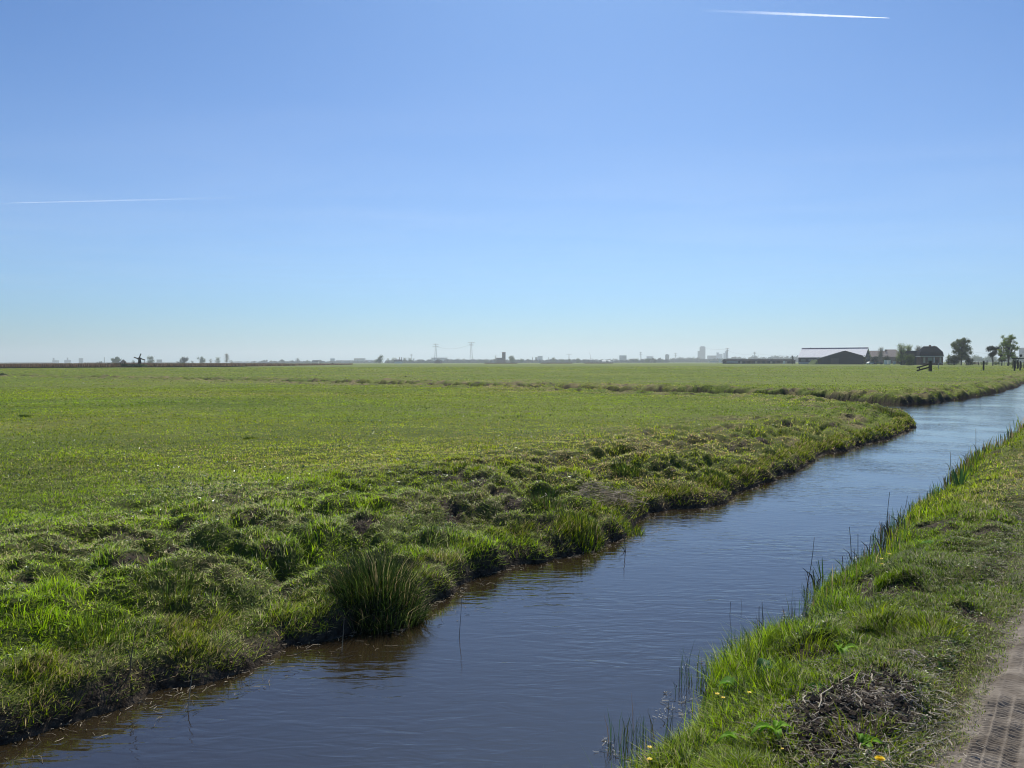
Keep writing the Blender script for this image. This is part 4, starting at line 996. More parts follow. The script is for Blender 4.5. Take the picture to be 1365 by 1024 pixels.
gable(e, 40.5, 22, gz(1105, 476, 492), gz(1105, 464.6, 508), M_navy, M_roofpale, .5, .15, M_purple)
MB().box(-20.1, 20.1, -11.12, -11.02, .02, 1.3).build('wall_base', mat('pale_plinth', (.38,.38,.38), .8), e)
for k in range(8): MB().box(-18.5 + 4.7*k, -15.6 + 4.7*k, -11.2, -11.05, 1.7, 3.2).build('window', M_glass, e)
MB().tube([(-15, 0, 9.9), (-15, 0, 11.0)], .3, 8).build('roof_vent', M_steel, e)
# dark gabled shed in front, its gable towards the meadow
D_ = 430; e = empty('shed', (gx(1119, D_), D_, 0), R(-18), 'dark low-pitched shed with its gable facing the meadow, before the barn', 'shed')
pk = gz(1126, 468, D_); el = gz(1090, 479.2, D_); er = gz(1147, 474.6, D_); X_ = lambda p: gx(p, D_) - gx(1119, D_)
MB().prism([(X_(1090), 0), (X_(1148), 0), (X_(1148), er), (X_(1126), pk), (X_(1090), el)][::-1], 0, 16).build('wall', M_navy, e)
for a, b in (((X_(1088.5), el - .35), (X_(1126), pk)), ((X_(1126), pk), (X_(1149.5), er - .25))):
    MB().prism([a, b, (b[0], b[1] + .16), (a[0], a[1] + .16)], -.5, 16.4).build('roof', mat('shed_roof', (.035,.05,.06), .95, .05), e)
MB().box(X_(1108), X_(1118), -.12, -.02, .02, 3.4).build('door', mat('shed_door', (.03,.04,.05), .6), e)
mb = MB(); n_ = 8
for k in range(n_ + 1):
    t = k / n_; h = .1 + (el - .3) * (t ** 1.2)
    mb.v += [Vector((X_(1084.5) + (X_(1089.8) - X_(1084.5)) * t, 0, -.1)), Vector((X_(1084.5) + (X_(1089.8) - X_(1084.5)) * t, 1, h)), Vector((X_(1084.5) + (X_(1089.8) - X_(1084.5)) * t, 10, h)), Vector((X_(1084.5) + (X_(1089.8) - X_(1084.5)) * t, 12, -.1))]
for k in range(n_):
    for j in range(3): b = 4*k + j; mb.f.append((b, b+1, b+5, b+4))
mb.f.append(tuple(4*n_ + j for j in range(4)))
o = mb.build('earth_bank', M_mud, None, (gx(1119, D_) , D_ - 1.2, 0)); tag(o, 'grassed ramp of earth against the left side of the dark shed', 'earth bank')
# tiled roof building
D_ = 560; e = empty('stable', (gx(1173, D_), D_ + 6, 0), R(-3), 'long building with a brownish tiled roof behind the tall hedge', 'building')
gable(e, 26, 13, gz(1173, 475.5, D_), gz(1173, 468, D_ + 6), M_brick, M_tiles, .4, .2)
MB().box(6, 7, -1, 0, 8, 10.4).build('chimney', M_brick, e); MB().box(-8.6, -7.6, -1, 0, 8, 10).build('chimney', M_white, e)
e = empty('house', (gx(1187.5, 600), 600, 0), R(20), 'small peaked roof showing above the tiled roof, right end', 'house'); gable(e, 9, 8, 7.8, gz(1187, 466.3, 600), M_brick, M_tiles, .3, .2)
# long low shed left of the barn
D_ = 600; e = empty('low_shed', (gx(1014, D_), D_ + 5, 0), 0, 'very long low dark shed left of the barn', 'shed')
L_s = gx(1060, D_) - gx(967.5, D_); gable(e, L_s, 10, gz(1014, 480.8, D_), gz(1014, 478.9, D_ + 5), M_navy, mat('shed_sheet', (.02,.024,.03), .95, .05), .3, .15)
MB().box(-L_s/2 + .3, -L_s/2 + 9.5, -5.15, -5.03, .5, gz(1014, 481.2, D_)).build('open_bay', mat('pale_panel', (.30,.34,.37), .7), e)
for k in range(11): MB().box(-L_s/2 + 11 + 3.9 * k, -L_s/2 + 12.6 + 3.9 * k, -5.15, -5.03, .3, 1.9).build('door', M_wood if k % 3 else M_beige, e)
# farmhouse with hipped mansard roof
D_ = 330; fx = gx(1247.5, D_); e = empty('farmhouse', (fx, D_ + 5, 0), R(-14), 'farmhouse with a big dark hipped roof and white gutter line', 'farmhouse')
hw_, hd = 4.65, 3.5; ez = gz(1247, 475, D_); kz = gz(1247, 469, D_); rz_ = gz(1247, 461.6, D_ + 3)
MB().box(-hw_ + .25, hw_ - .25, -hd + .25, hd - .25, 0, ez).build('wall', M_brick, e)
mb = MB(); lv = [(hw_, hd, ez), (hw_ - .25, hd - .75, kz), (2.55, .12, rz_)]
for (a, b, z) in lv: mb.v += [Vector((-a, -b, z)), Vector((a, -b, z)), Vector((a, b, z)), Vector((-a, b, z))]
for k in range(2):
    for j in range(4): j2 = (j + 1) % 4; mb.f.append((4*k+j, 4*k+j2, 4*k+4+j2, 4*k+4+j))
mb.f += [(0, 3, 2, 1), (8, 9, 10, 11)]
rf = mb.build('roof', M_slate, e)
MB().box(-.3, .4, -.3, .3, rz_ - .4, rz_ + .55).build('chimney', M_brick, rf); MB().box(1.5, 1.9, -.25, .25, rz_ - .3, rz_ + .2).build('chimney', M_brick, rf)
MB().box(-hw_ - .06, hw_ + .06, -hd - .12, -hd - .01, ez - .16, ez + .04).build('gutter', M_white, e)
MB().box(hw_ + .01, hw_ + .12, -hd, hd, ez - .16, ez + .04).build('gutter', M_white, e)
MB().box(-hw_ - .12, -hw_ - .01, -hd, hd, ez - .16, ez + .04).build('gutter', M_white, e)
for a, b, m_ in ((-3.3, -2.6, M_beige), (-1.6, .2, mat('green_window', (.18,.24,.2), .3, .5)), (.7, 1.1, M_white), (3.0, 3.7, M_beige)):
    f_ = MB().box(a, b, -hd + .12, -hd + .22, 1.1, ez - .5).build('window', m_, e)
    MB().box(a - .08, b + .08, -hd + .16, -hd + .24, .98, 1.08).build('sill', M_white, f_)
MB().box(1.5, 2.4, -hd + .12, -hd + .22, .02, 2.3).build('door', M_navy, e)
D_ = 338; e = empty('annex', (gx(1221.5, D_), D_ + 5, 0), R(-10), 'dark annex with a plain gabled roof left of the farmhouse', 'annex')
gable(e, 7.0, 5, gz(1221, 476, D_), gz(1221, 468, D_ + 4), M_navy, M_slate, .25, .15); MB().tube([(3.7, -2.7, .2), (3.7, -2.7, gz(1221, 469, D_))], .06, 6).build('downpipe', M_white, e)
# garden fence in front of the house
def rail_fence(px0, px1, D0, D1, H_, n, rails, mat_, label, cat='fence', pr=.05, rr=.03, hang=0, mesh_=False):
    a = Vector((gx(px0, D0), D0, 0)); b = Vector((gx(px1, D1), D1, 0)); o_ = a.lerp(b, .5); e = empty('fence', o_, 0, label, cat)
    for k in range(n):
        p = a.lerp(b, k / (n - 1)) - o_; MB().tube([p + Vector((0, 0, -.1)), p + Vector((0, 0, H_))], pr, 6).build('post', mat_, e)
    for z in rails: MB().tube([a - o_ + Vector((0, 0, z)), b - o_ + Vector((0, 0, z))], rr, 5).build('rail', mat_, e)
    return e
rail_fence(1236, 1268, 318, 314, .9, 12, (.45, .85), M_brick, 'reddish low garden fence in front of the farmhouse', pr=.06, rr=.07)
rail_fence(1294, 1304.5, 300, 292, 1.15, 2, (.55, .8, 1.05), M_wood, 'short dark rail fence right of the dark shrubs', pr=.16, rr=.10)
rail_fence(1251, 1290, 152, 285, 1.1, 2, (1.05,), M_steel, 'single wire strung right from the thin steel post', pr=.03, rr=.018)
# gate remnant
D_ = 118; p = Vector((gx(1240, D_), D_, 0)); e = empty('gate', p, 0, 'broken wooden gate: thick post with two sagging rails', 'gate')
MB().box(-.19, .19, -.15, .15, -.2, gz(1240, 481, D_)).build('post', M_wood, e)
for yl, yr in ((490.3, 485.6), (494.3, 489.8)):
    a = Vector((gx(1222.5, D_) - p.x, .1, gz(1222.5, yl, D_))); b = Vector((-.15, .1, gz(1239, yr, D_)))
    m = MB(); d_ = Vector((0, 0, .11)); w_ = Vector((0, .05, 0))
    m.v += [a - d_ - w_, b - d_ - w_, b + d_ - w_, a + d_ - w_, a - d_ + w_, b - d_ + w_, b + d_ + w_, a + d_ + w_]; m.f += [(0,1,2,3),(5,4,7,6),(0,4,5,1),(3,2,6,7),(0,3,7,4),(1,5,6,2)]
    m.build('rail', M_wood, e)
MB().box(gx(1226.5, D_) - p.x - .07, gx(1226.5, D_) - p.x + .07, .17, .25, .12, gz(1226, 488.6, D_)).build('brace', M_wood, e)
def post(px, top, D_, w_, label, m_=None, name='fence_post'):
    o = MB(); H_ = gz(px, top, D_); o.tube([(0,0,-.2), (0,0,H_*.6), (w_*.1,0,H_ - .03), (w_*.1,0,H_)], [w_/2, w_/2, w_*.48, w_*.3], 9)
    return tag(o.build(name, m_ or M_wood, None, (gx(px, D_), D_, 0)), label, 'post', 'wooden posts by the farm track')
post(1311, 481, 128, .26, 'single thick wooden post standing alone right of the broken gate')
post(1290.3, 481, 290, .42, 'post at the right end of the strung wire'); post(1315.6, 480.7, 320, .34, 'smaller post just behind the single thick post')
post(1352.3, 480.8, 121, .24, 'front left post of the fence at the water, far right'); post(1359.8, 481.5, 126, .22, 'front right post of the fence at the water, far right')
post(1356.2, 480, 150, .2, 'post between and behind the two front posts at far right')
post(1250.5, 484.5, 150, .07, 'thin steel post right of the broken gate', M_steel)
post(127.5 + 12, 476.3, 900, .5, 'thin mast above the left reed bed', M_steel, 'mast'); post(443.3, 483.9, 500, 1.0, 'short dark post at the right end of the reed bed', M_wood)
rail_fence(1350, 1368, 158, 175, 1.3, 6, (.3, .6, .9, 1.2), M_wood, 'close-railed wooden fence behind the posts at far right', pr=.08, rr=.04)
# white gate
D_ = 285; p = Vector((gx(1335, D_), D_, 0)); e = empty('white_gate', p, 0, 'pale barred field gate below the pine and the budding tree', 'gate')
for x in (-1.0, 1.0): MB().tube([(x, 0, 0), (x, 0, 1.6)], .10, 6).build('post', M_wood if x < 0 else M_beige, e)
for z in (.35, .65, .95, 1.25): MB().box(-.9, .9, -.03, .03, z, z + .10).build('bar', M_beige, e)
MB().box(gx(1328.5, D_) - gx(1335, D_) - .25, gx(1328.5, D_) - gx(1335, D_) + .25, -.1, .1, 0, 1.5)
# canopy shelter at the right edge
D_ = 200; p = Vector((gx(1363.5, D_), D_, 0)); e = empty('shelter', p, 0, 'small shelter with a flat dark roof at the right edge', 'shelter')
for x in (-1.1, 2.6):
    for y in (0, 2.2): MB().tube([(x, y, 0), (x, y, gz(1363, 478.8, D_))], .08, 6).build('post', M_wood, e)
MB().box(-1.4, 3.0, -.3, 2.5, gz(1363, 478.8, D_), gz(1363, 477.6, D_)).build('roof', M_navy, e)
# round signal on a pole
D_ = 235; p = Vector((gx(1360.5, D_), D_, 0)); e = empty('pole_sign', p, 0, 'round dark disc on a pole above the shelter roof', 'sign')
MB().tube([(0,0,0), (0,0,gz(1360, 475.5, D_))], .06, 6).build('pole', M_steel, e)
MB().tube([(0,-.05,gz(1360, 474.2, D_)), (0,.05,gz(1360, 474.2, D_))], .40, 14).build('disc', M_navy, e)
# small pale things in the yards
def crate(px, top, D_, w_, label, m_, cat='container', name='container'):
    H_ = gz(px, top, D_); e = empty(name, (gx(px, D_), D_, 0), .2, label, cat, 'small pale objects in the farm yard')
    MB().box(-w_/2, w_/2, -w_/2, w_/2, .12, H_).build('body', m_, e); MB().box(-w_/2 - .05, w_/2 + .05, -w_/2 - .05, w_/2 + .05, H_ + .003, H_ + .09).build('lid', m_, e)
    for sx in (-1, 1): MB().box(sx * w_ * .35 - .1, sx * w_ * .35 + .1, -w_ * .45, w_ * .45, 0, .117).build('foot', M_wood, e)
crate(1180.3, 480.3, 395, 1.15, 'left of two white blocks before the tall dark hedge', M_white); crate(1184.7, 480.3, 395, 1.15, 'right of two white blocks before the tall dark hedge', M_white)
crate(1192, 481.8, 398, 1.0, 'pale grey block at the right end of the tall hedge', M_steel); crate(1045, 481.3, 560, 1.2, 'small white block before the long low shed', M_white)
def car(px, D_, label, m_, rz=0):
    e = empty('parked_car', (gx(px, D_), D_, 0), rz, label, 'car', 'vehicles at the farm')
    prof = [(-2.1, .35), (2.1, .35), (2.15, .8), (1.2, .95), (.7, 1.4), (-1.2, 1.45), (-1.9, 1.0), (-2.15, .85)]
    b = MB().prism(prof[::-1], -.85, .85).build('body', m_, e)
    for sy in (-1, 1): MB().poly([(1.0, sy * .86, .96), (.65, sy * .86, 1.33), (-1.1, sy * .86, 1.37), (-1.6, sy * .86, 1.0)][::sy]).build('window', M_glass, e)
    for x in (-1.3, 1.3):
        for sy in (-1, 1): MB().tube([(x, sy * .74, .34), (x, sy * .90, .34)], .33, 12).build('wheel', M_navy, e)
car(1161, 400, 'white car parked before the tall dark hedge, beside the shed', M_white, .2); car(1171, 398, 'dark car parked right of the white one', M_slate, -.1)
# little windmill at left
D_ = 262; p = Vector((gx(186.3, D_), D_, 0)); e = empty('windmill', p, R(25), 'little dark polder windmill above the left hedge', 'windmill')
hb = gz(186, 479.2, D_); MB().tube([(0,0,0), (0,0,hb*.55), (0,0,hb)], [.62, .5, .42], 8).build('tower', M_navy, e)
cp = MB().prism([(-.75, hb + .01), (.75, hb + .01), (.6, hb + .5), (0, hb + .75), (-.6, hb + .5)][::-1], -.6, .7).build('cap', M_navy, e)
for k in range(4):
    a = R(70) + k * math.pi / 2; d_ = Vector((math.cos(a), 0, math.sin(a))); n_ = Vector((-d_.z, 0, d_.x)); c = Vector((0, -.85, hb + .25)); m = MB()
    m.tube([c, c + d_ * 1.75], .05, 5); q = [c + d_ * .35 + n_ * .02, c + d_ * 1.75 + n_ * .02, c + d_ * 1.75 + n_ * .32, c + d_ * .35 + n_ * .32]
    m.poly(q); m.poly([v + Vector((0, .03, 0)) for v in reversed(q)]); m.build('sail', M_wood, e)
MB().tube([(.35, .7, hb + .1), (.6, 2.4, .3)], .07, 5).build('tail_pole', M_wood, e)
# white roof left of it, low house over the reeds
D_ = 700; e = empty('house', (gx(164, D_), D_, 0), R(-55), 'house with a bright white sloping roof left of the windmill', 'house'); gable(e, 6, 5, gz(164, 482.6, D_), gz(164, 479.3, D_), M_brick, M_white, .3, .15)
D_ = 1500; e = empty('house', (gx(421, D_), D_, 0), 0, 'low pale house wedged between hazy trees over the reed bed', 'house'); gable(e, 12, 9, 3.2, 6.0, M_beige, M_slate, .3, .2)
D_ = 1250; e = empty('house', (gx(584.5, D_), D_, 0), R(80), 'dark pointed house roof below the left tall pylon', 'house'); gable(e, 12, 10, 2.6, gz(584, 479.3, D_), M_brick, M_slate, .3, .2)
D_ = 1300; e = empty('house', (gx(531, D_), D_, 0), R(10), 'low white-walled house at the foot of the two thin chimneys', 'house'); gable(e, 13, 8, 3.4, 6.2, M_white, M_slate, .3, .2)
for px, lb in ((532.6, 'left of two thin chimneys rising among the village trees'), (535.6, 'right of two thin chimneys rising among the village trees')):
    D_ = 1450; mb = MB().tube([(0,0,0), (0,0,gz(px, 476.2, D_))], [.8, .6], 8); tag(mb.build('chimney_stack', M_brick, None, (gx(px, D_), D_, 0)), lb, 'chimney', 'two village chimneys')
# church
D_ = 1400; p = Vector((gx(671.6, D_), D_, 0)); e = empty('church', p, 0, 'brick village church with a square flat-topped tower', 'church')
tw = 2.4 / F * D_; th = gz(671, 470, D_); MB().box(-tw, tw, -tw, tw, 0, th).build('tower', M_brick, e)
MB().box(-tw - .25, tw + .25, -tw - .25, tw + .25, th + .003, th + .7).build('parapet', M_brick, e)
for k in range(2):
    for x in (-1.3, 1.3): MB().box(x - .5, x + .5, -tw - .06, -tw - .01, th - 4.2 - 6 * k, th - 1.4 - 6 * k).build('window', M_navy, e)
MB().box(-tw - 10, -tw - .02, -4.5, 4.5, 0, 5.5).build('nave_wall', M_brick, e); MB().prism([(-5, 5.5), (5, 5.5), (0, 9.6)][::-1], tw + .02, tw + 10.3).build('nave_roof', M_slate, e, rz=math.pi/2)
# ------------------------------------------------ blocks and towers far off
M_conc = mat('concrete', (.36,.36,.36), .8, .2, (.28,.29,.30), .2); M_pale = mat('pale_block', (.62,.64,.65), .7, .2); M_dkblk = mat('grey_block', (.06,.08,.12), .8, .15, (.045,.06,.10), .1); M_blue = mat('bluish_glass_block', (.22,.33,.42), .4, .5)
def block(x0, x1, top, D_, label, m_, cat='building', floors=None, depth=None, extra=None, band=True, rz=0):
    w_ = (x1 - x0) / F * D_; H_ = gz((x0 + x1) / 2, top, D_); d_ = depth or max(8, w_ * .5); e = empty('building', (gx((x0 + x1) / 2, D_), D_ + d_ / 2, 0), rz, label, cat)
    MB().box(-w_/2, w_/2, -d_/2, d_/2, 0, H_).build('wall', m_, e); MB().box(-w_/2 - .3, w_/2 + .3, -d_/2 - .3, d_/2 + .3, H_ + .003, H_ + .9).build('parapet', m_, e)
    nf = floors or max(1, int(H_ / 3.3))
    for k in range(min(nf, 26)):
        z = 1.4 + k * (H_ - 1) / nf
        if z + 1.3 < H_: MB().box(-w_/2 + .8, w_/2 - .8, -d_/2 - .08, -d_/2 - .02, z, z + 1.3).build('window_band', M_glass, e)
    for (a, b, t) in (extra or ()):
        MB().box((a - (x0 + x1) / 2) / F * D_, (b - (x0 + x1) / 2) / F * D_, -d_ * .3, d_ * .3, H_ + .91, gz(a, t, D_)).build('roof_block', m_, e)
    return e
block(70, 77, 480.6, 3800, 'grey factory block with a stack at its left end, far left', M_dkblk, extra=[(70.2, 71.4, 477.2)]); block(86, 93, 480.3, 3800, 'grey factory block right of the first, with a thin stack', M_dkblk, extra=[(89, 89.7, 476.8)])
block(105.3, 110, 477.8, 3600, 'square grey tower block right of the factory, far left', M_dkblk); block(12, 68, 483.0, 4500, 'very low hazy industrial hall at the far left horizon', M_dkblk, depth=60)
block(209, 215, 479.7, 2800, 'blue-grey block right of the round tree by the windmill', M_dkblk); block(440.5, 446, 478.2, 2600, 'small blue block over the right end of the reed bed', M_blue); block(448, 471, 480.6, 3000, 'long low pale blue hall right of the small blue block', M_conc, depth=40)
block(472, 486, 478.0, 2700, 'wide pale apartment slab left of the big round village tree', M_conc); block(487.5, 498, 480.2, 2700, 'lower hall right of the wide apartment slab', M_conc, depth=30)
block(575, 596, 477.2, 2300, 'long pale building below the left tall pylon', M_pale); block(713.5, 716.5, 476.6, 2600, 'darker stair tower left of the pale blue office block', M_dkblk); block(716.8, 723.3, 475.0, 2600, 'pale blue office block in the middle of the horizon', M_blue)
block(733.5, 742, 479.0, 2000, 'pale low hall behind the domed tree', M_pale, depth=20); block(790.5, 801, 480.3, 2200, 'light grey hall right of the crane', M_conc, depth=20)
D_ = 1700; e = empty('hall', (gx(809, D_), D_, 0), R(4), 'low hall with a bright sloping roof below the far skyline', 'hall'); gable(e, 22, 12, 3.0, gz(809, 480.3, D_), M_conc, M_pale, .4, .2)
block(826, 835.2, 474.2, 2400, 'pale square block with plain front, middle right horizon', M_blue); block(862.5, 871, 475.2, 3000, 'faint pale block behind the trees right of a pylon', M_pale)
block(887.3, 892, 473.3, 2500, 'small stout grey tower left of the tall city tower', M_dkblk, extra=[(888, 891, 472.4)])
block(933.3, 940.2, 463.2, 3300, 'tallest city tower, dark blue-grey with rounded stepped top', M_dkblk, 'tower', extra=[(934.2, 939.3, 461.8)]); block(930.4, 933.15, 468.2, 3300, 'lower shoulder slab attached left of the tallest tower', M_dkblk)
block(944, 955, 474.4, 3100, 'wide dark low slab right of the tallest tower', M_dkblk); block(955.4, 958.2, 470.2, 3500, 'left pale high-rise of the stepped group', M_blue); block(958.4, 963, 472.0, 3550, 'middle pale high-rise of the stepped group', M_blue)
block(964.5, 966.5, 471.0, 3600, 'slim pale high-rise between two others', M_blue); block(966.7, 970, 468.4, 3500, 'right pale high-rise beside a pylon', M_blue); block(946, 958, 480.0, 1500, 'low pinkish hall before the wide slab', M_beige, depth=14); block(961, 967, 479.2, 1300, 'white hall just left of the long low shed', M_pale, depth=12)
block(1361.3, 1371, 464.3, 1500, 'tall pale blue block cut by the right edge', M_conc); block(785, 785.8, 478, 1800, 'thin white mast base by the crane', M_pale) if False else None
# ------------------------------------------------ pylons and lines
M_pyl = mat('pylon_steel', (.16,.17,.18), .6, .3)
def pylon(px, top, D_, label, arms, wd=.14, group='electricity pylons on the horizon', r_=None):
    H_ = gz(px, top, D_); r_ = r_ or max(.12, D_ * .00013); e = empty('pylon', (gx(px, D_), D_, 0), 0, label, 'pylon', group); b = H_ * .075; t = H_ * .012; m = MB()
    L4 = [(-1,-1), (1,-1), (1,1), (-1,1)]
    for sx, sy in L4: m.tube([(sx*b, sy*b, 0), (sx*(b*.35+t), sy*(b*.35+t), H_*.55), (sx*t, sy*t, H_)], r_, 4)
    n = 9
    for k in range(n):
        z0, z1 = H_ * k / n, H_ * (k + 1) / n
        f = lambda z: np.interp(z, [0, H_*.55, H_], [b, b*.35+t, t])
        for i_ in range(4):
            a_, c_ = L4[i_], L4[(i_ + 1) % 4]; s_ = 1 if (k + i_) % 2 else 0
            p, q = ((a_, z0), (c_, z1)) if s_ else ((c_, z0), (a_, z1))
            m.tube([(p[0][0]*f(p[1]), p[0][1]*f(p[1]), p[1]), (q[0][0]*f(q[1]), q[0][1]*f(q[1]), q[1])], r_ * .5, 3, False)
    m.build('tower', M_pyl, e)
    for (zf, wf) in arms:
        m = MB(); z = H_ * zf; w_ = H_ * wf
        for s_ in (-1, 1):
            m.tube([(0, 0, z + H_*.025), (s_*w_, 0, z)], r_ * .8, 4); m.tube([(0, 0, z - H_*.02), (s_*w_, 0, z)], r_ * .8, 4); m.tube([(s_*w_, 0, z), (s_*w_, 0, z - H_*.03)], r_ * .7, 4)
            m.tube([(s_*w_*.5, 0, z + H_*.012), (s_*w_*.5, 0, z - H_*.035)], r_ * .7, 4)
        m.build('crossarm', M_pyl, e)
    return e
pylon(581, 458.3, 1900, 'left of the two tall pylons, with two crossarms', [(.97, .14), (.85, .16)]); pylon(628.3, 456.0, 1750, 'right of the two tall pylons, with two crossarms', [(.97, .16), (.86, .11)])
pylon(548.5, 471.8, 3200, 'small faint pylon left of the two tall ones', [(.95, .16), (.8, .14)]); pylon(758.5, 471.8, 2600, 'wide short pylon with one broad bar', [(.96, .35)]); pylon(854, 469.2, 2500, 'narrow pylon over the trees right of the pale square block', [(.95, .12), (.75, .17)])
pylon(900.5, 470.5, 3000, 'squat twin-topped pylon left of the tallest city tower', [(.95, .18), (.7, .16)]); pylon(969.3, 464.2, 1900, 'pylon beside the pale high-rises', [(.96, .14), (.84, .10)]); pylon(1005.8, 469.0, 2400, 'pylon over the long low shed', [(.95, .15), (.82, .12)])
def line(ax, ay, aD, bx, by, bD, sag, label):
    a, b = up_to(ax, ay, aD), up_to(bx, by, bD); o_ = a.lerp(b, .5)
    pts = [a.lerp(b, k / 12) - o_ - Vector((0, 0, sag * 4 * (k / 12) * (1 - k / 12))) for k in range(13)]
    tag(MB().tube(pts, aD * .00007, 4).build('power_line', M_pyl, None, o_), label, 'power line', 'power lines between the pylons')
line(581, 461.5, 1900, 628.3, 458.5, 1750, 9, 'sagging wire between the two tall pylons'); line(969.3, 467, 1900, 1005.8, 471, 2400, 7, 'wire running right from the pylon by the high-rises')
line(1005.8, 471, 2400, 1062, 472, 2600, 6, 'wire from the pylon over the low shed towards the barn'); line(940.5, 464, 3000, 969.3, 465.5, 1900, 3, 'wire arriving at the pylon by the high-rises from the left'); line(1296, 469, 900, 1362, 471, 900, 2, 'wires behind the pine at far right')
# crane
D_ = 2400; p = Vector((gx(787, D_), D_, 0)); e = empty('crane', p, 0, 'thin crane with a raised jib on the middle horizon', 'crane'); H_ = gz(787, 474, D_)
MB().tube([(2, 0, 0), (0, 0, H_)], [.6, .4], 5).build('mast', M_pyl, e); MB().tube([(0, 0, H_), (-3.5, 0, gz(787, 470, D_))], [.45, .25], 5).build('jib', M_pyl, e); MB().box(.2, 2.2, -.6, .6, H_ * .5, H_ * .6).build('cab', M_pyl, e)
# sandy yard by the farm
pth = MB(); q = [at(1288, 485.9, 0), at(1313, 485.9, 0), at(1306, 484.6, 0), at(1284, 484.6, 0)]
pth.poly([(v.x, v.y, .16) for v in q]); tag(pth.build('farm_yard', mat('sand', (.42,.36,.27), .95, .1)), kind='structure')

# ------------------------------------------------ condensation trails, ten kilometres up
def trail(pts, D_, label, dens, seed):
    m = bpy.data.materials.new('trail_vapour'); m.use_nodes = True; n = m.node_tree.nodes; l = m.node_tree.links; n.remove(n['Principled BSDF'])
    df = n.new('ShaderNodeBsdfTranslucent'); df.inputs[0].default_value = (.95,.95,.95,1); d2 = n.new('ShaderNodeBsdfDiffuse'); d2.inputs[0].default_value = (.95,.95,.95,1); ad = n.new('ShaderNodeAddShader')
    l.new(df.outputs[0], ad.inputs[0]); l.new(d2.outputs[0], ad.inputs[1])
    tp = n.new('ShaderNodeBsdfTransparent'); mx = n.new('ShaderNodeMixShader'); at_ = n.new('ShaderNodeAttribute'); at_.attribute_name = 'vapour'
    l.new(at_.outputs['Fac'], mx.inputs[0]); l.new(tp.outputs[0], mx.inputs[1]); l.new(ad.outputs[0], mx.inputs[2]); l.new(mx.outputs[0], n['Material Output'].inputs[0])
    V_, A_2 = [], []; g = np.random.default_rng(seed); N = 90; K = 8
    for i_ in range(N + 1):
        t = i_ / N; px = np.interp(t, [0, 1], [pts[0][0], pts[1][0]]); py = np.interp(t, [0, 1], [pts[0][1], pts[1][1]])
        c = up_to(px, py, D_); r_ = D_ / F * pts[2] * (.12 + .88 * min(1, (1 - t) * 2.2) ** .7) * g.uniform(.85, 1.15) * .5
        for k in range(K):
            a = 2 * math.pi * k / K; V_.append((c.x, c.y + math.cos(a) * r_, c.z + math.sin(a) * r_)); A_2.append(dens * np.interp(t, [0, .25, .55, .95, 1], [0, .12, .55, 1, 1]))
    i_ = np.arange(N)[:, None] * K + np.arange(K)[None, :]; j_ = np.arange(N)[:, None] * K + (np.arange(K)[None, :] + 1) % K
    Fq = np.stack([i_, i_ + K, j_ + K, j_], -1).reshape(-1, 4)
    o = link('condensation_trail', mesh_np('condensation_trail', V_, Fq, m, True, {'vapour': np.array(A_2)})); tag(o, label, 'contrail', 'condensation trails in the sky')
trail(((925, 20), (1180, 30.3), 3.6), 22000, 'short bright white trail high up at the top right of the sky', .42, 400)
trail(((385, 263.6), (4, 272.5), 2.1), 26000, 'long thin faint trail low at the left of the sky', .13, 401)
trail(((760, 325), (785, 325.5), 1.2), 30000, 'tiny faint trail in the middle of the sky', .05, 402)

# ------------------------------------------------ the air
hz = MB().box(-9600, 9600, -300, 9600, -2.0, 135)
hm = bpy.data.materials.new('haze'); hm.use_nodes = True; n = hm.node_tree.nodes; n.remove(n['Principled BSDF'])
pv = n.new('ShaderNodeVolumePrincipled'); pv.inputs['Color'].default_value = (.84, .91, 1, 1); pv.inputs['Density'].default_value = .00023; pv.inputs['Anisotropy'].default_value = .45
hm.node_tree.links.new(pv.outputs[0], n['Material Output'].inputs['Volume'])
tag(hz.build('haze', hm), kind='stuff')

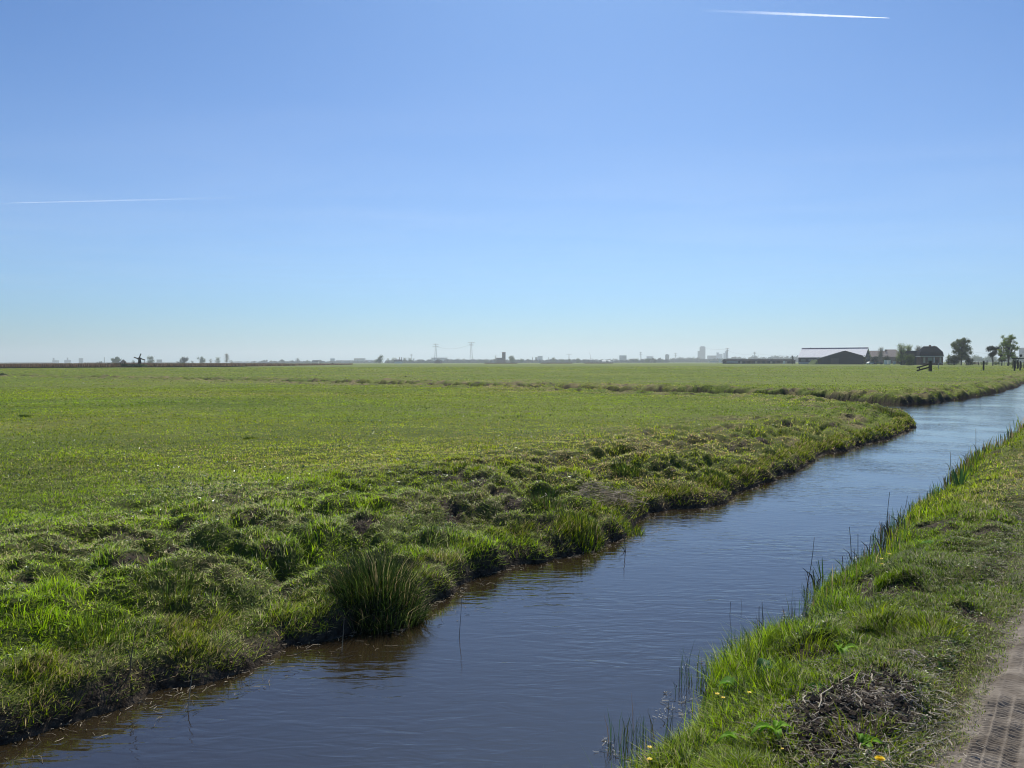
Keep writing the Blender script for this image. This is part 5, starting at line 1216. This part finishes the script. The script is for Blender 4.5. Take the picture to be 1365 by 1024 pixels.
# a very thin, uneven veil of high cloud, far above the haze
vm = bpy.data.materials.new('cirrus'); vm.use_nodes = True; n = vm.node_tree.nodes; l = vm.node_tree.links; n.remove(n['Principled BSDF'])
geo = n.new('ShaderNodeNewGeometry'); mp = n.new('ShaderNodeMapping'); mp.inputs['Scale'].default_value = (.00006, .00011, .0001); mp.inputs['Rotation'].default_value = (0, 0, .5); l.new(geo.outputs['Position'], mp.inputs['Vector'])
tx = n.new('ShaderNodeTexNoise'); tx.inputs['Scale'].default_value = 1; tx.inputs['Detail'].default_value = 2; tx.inputs['Distortion'].default_value = .8; l.new(mp.outputs[0], tx.inputs['Vector'])
mr = n.new('ShaderNodeMapRange'); mr.inputs[1].default_value = .35; mr.inputs[2].default_value = .75; mr.inputs[3].default_value = .065; mr.inputs[4].default_value = .105; l.new(tx.outputs['Fac'], mr.inputs[0])
sx = n.new('ShaderNodeSeparateXYZ'); l.new(geo.outputs['Position'], sx.inputs[0]); m2 = n.new('ShaderNodeMapRange'); m2.interpolation_type = 'SMOOTHSTEP'; m2.inputs[1].default_value = 12000; m2.inputs[2].default_value = 42000; l.new(sx.outputs['Y'], m2.inputs[0])
m4 = n.new('ShaderNodeMapRange'); m4.interpolation_type = 'SMOOTHSTEP'; m4.inputs[1].default_value = 45000; m4.inputs[2].default_value = 140000; m4.inputs[3].default_value = 1; m4.inputs[4].default_value = 0; l.new(sx.outputs['Y'], m4.inputs[0])
m5 = n.new('ShaderNodeMath'); m5.operation = 'MULTIPLY'; l.new(m2.outputs[0], m5.inputs[0]); l.new(m4.outputs[0], m5.inputs[1])
m3 = n.new('ShaderNodeMath'); m3.operation = 'MULTIPLY'; l.new(mr.outputs[0], m3.inputs[0]); l.new(m5.outputs[0], m3.inputs[1])
tl = n.new('ShaderNodeBsdfTranslucent'); tl.inputs[0].default_value = (.9, .9, .9, 1); tp = n.new('ShaderNodeBsdfTransparent'); mx = n.new('ShaderNodeMixShader')
l.new(m3.outputs[0], mx.inputs[0]); l.new(tp.outputs[0], mx.inputs[1]); l.new(tl.outputs[0], mx.inputs[2]); l.new(mx.outputs[0], n['Material Output'].inputs[0])
vv = MB().poly([(-120000, -20000, 9000), (120000, -20000, 9000), (120000, 150000, 9000), (-120000, 150000, 9000)])
tag(vv.build('cirrus_cloud', vm), kind='structure')
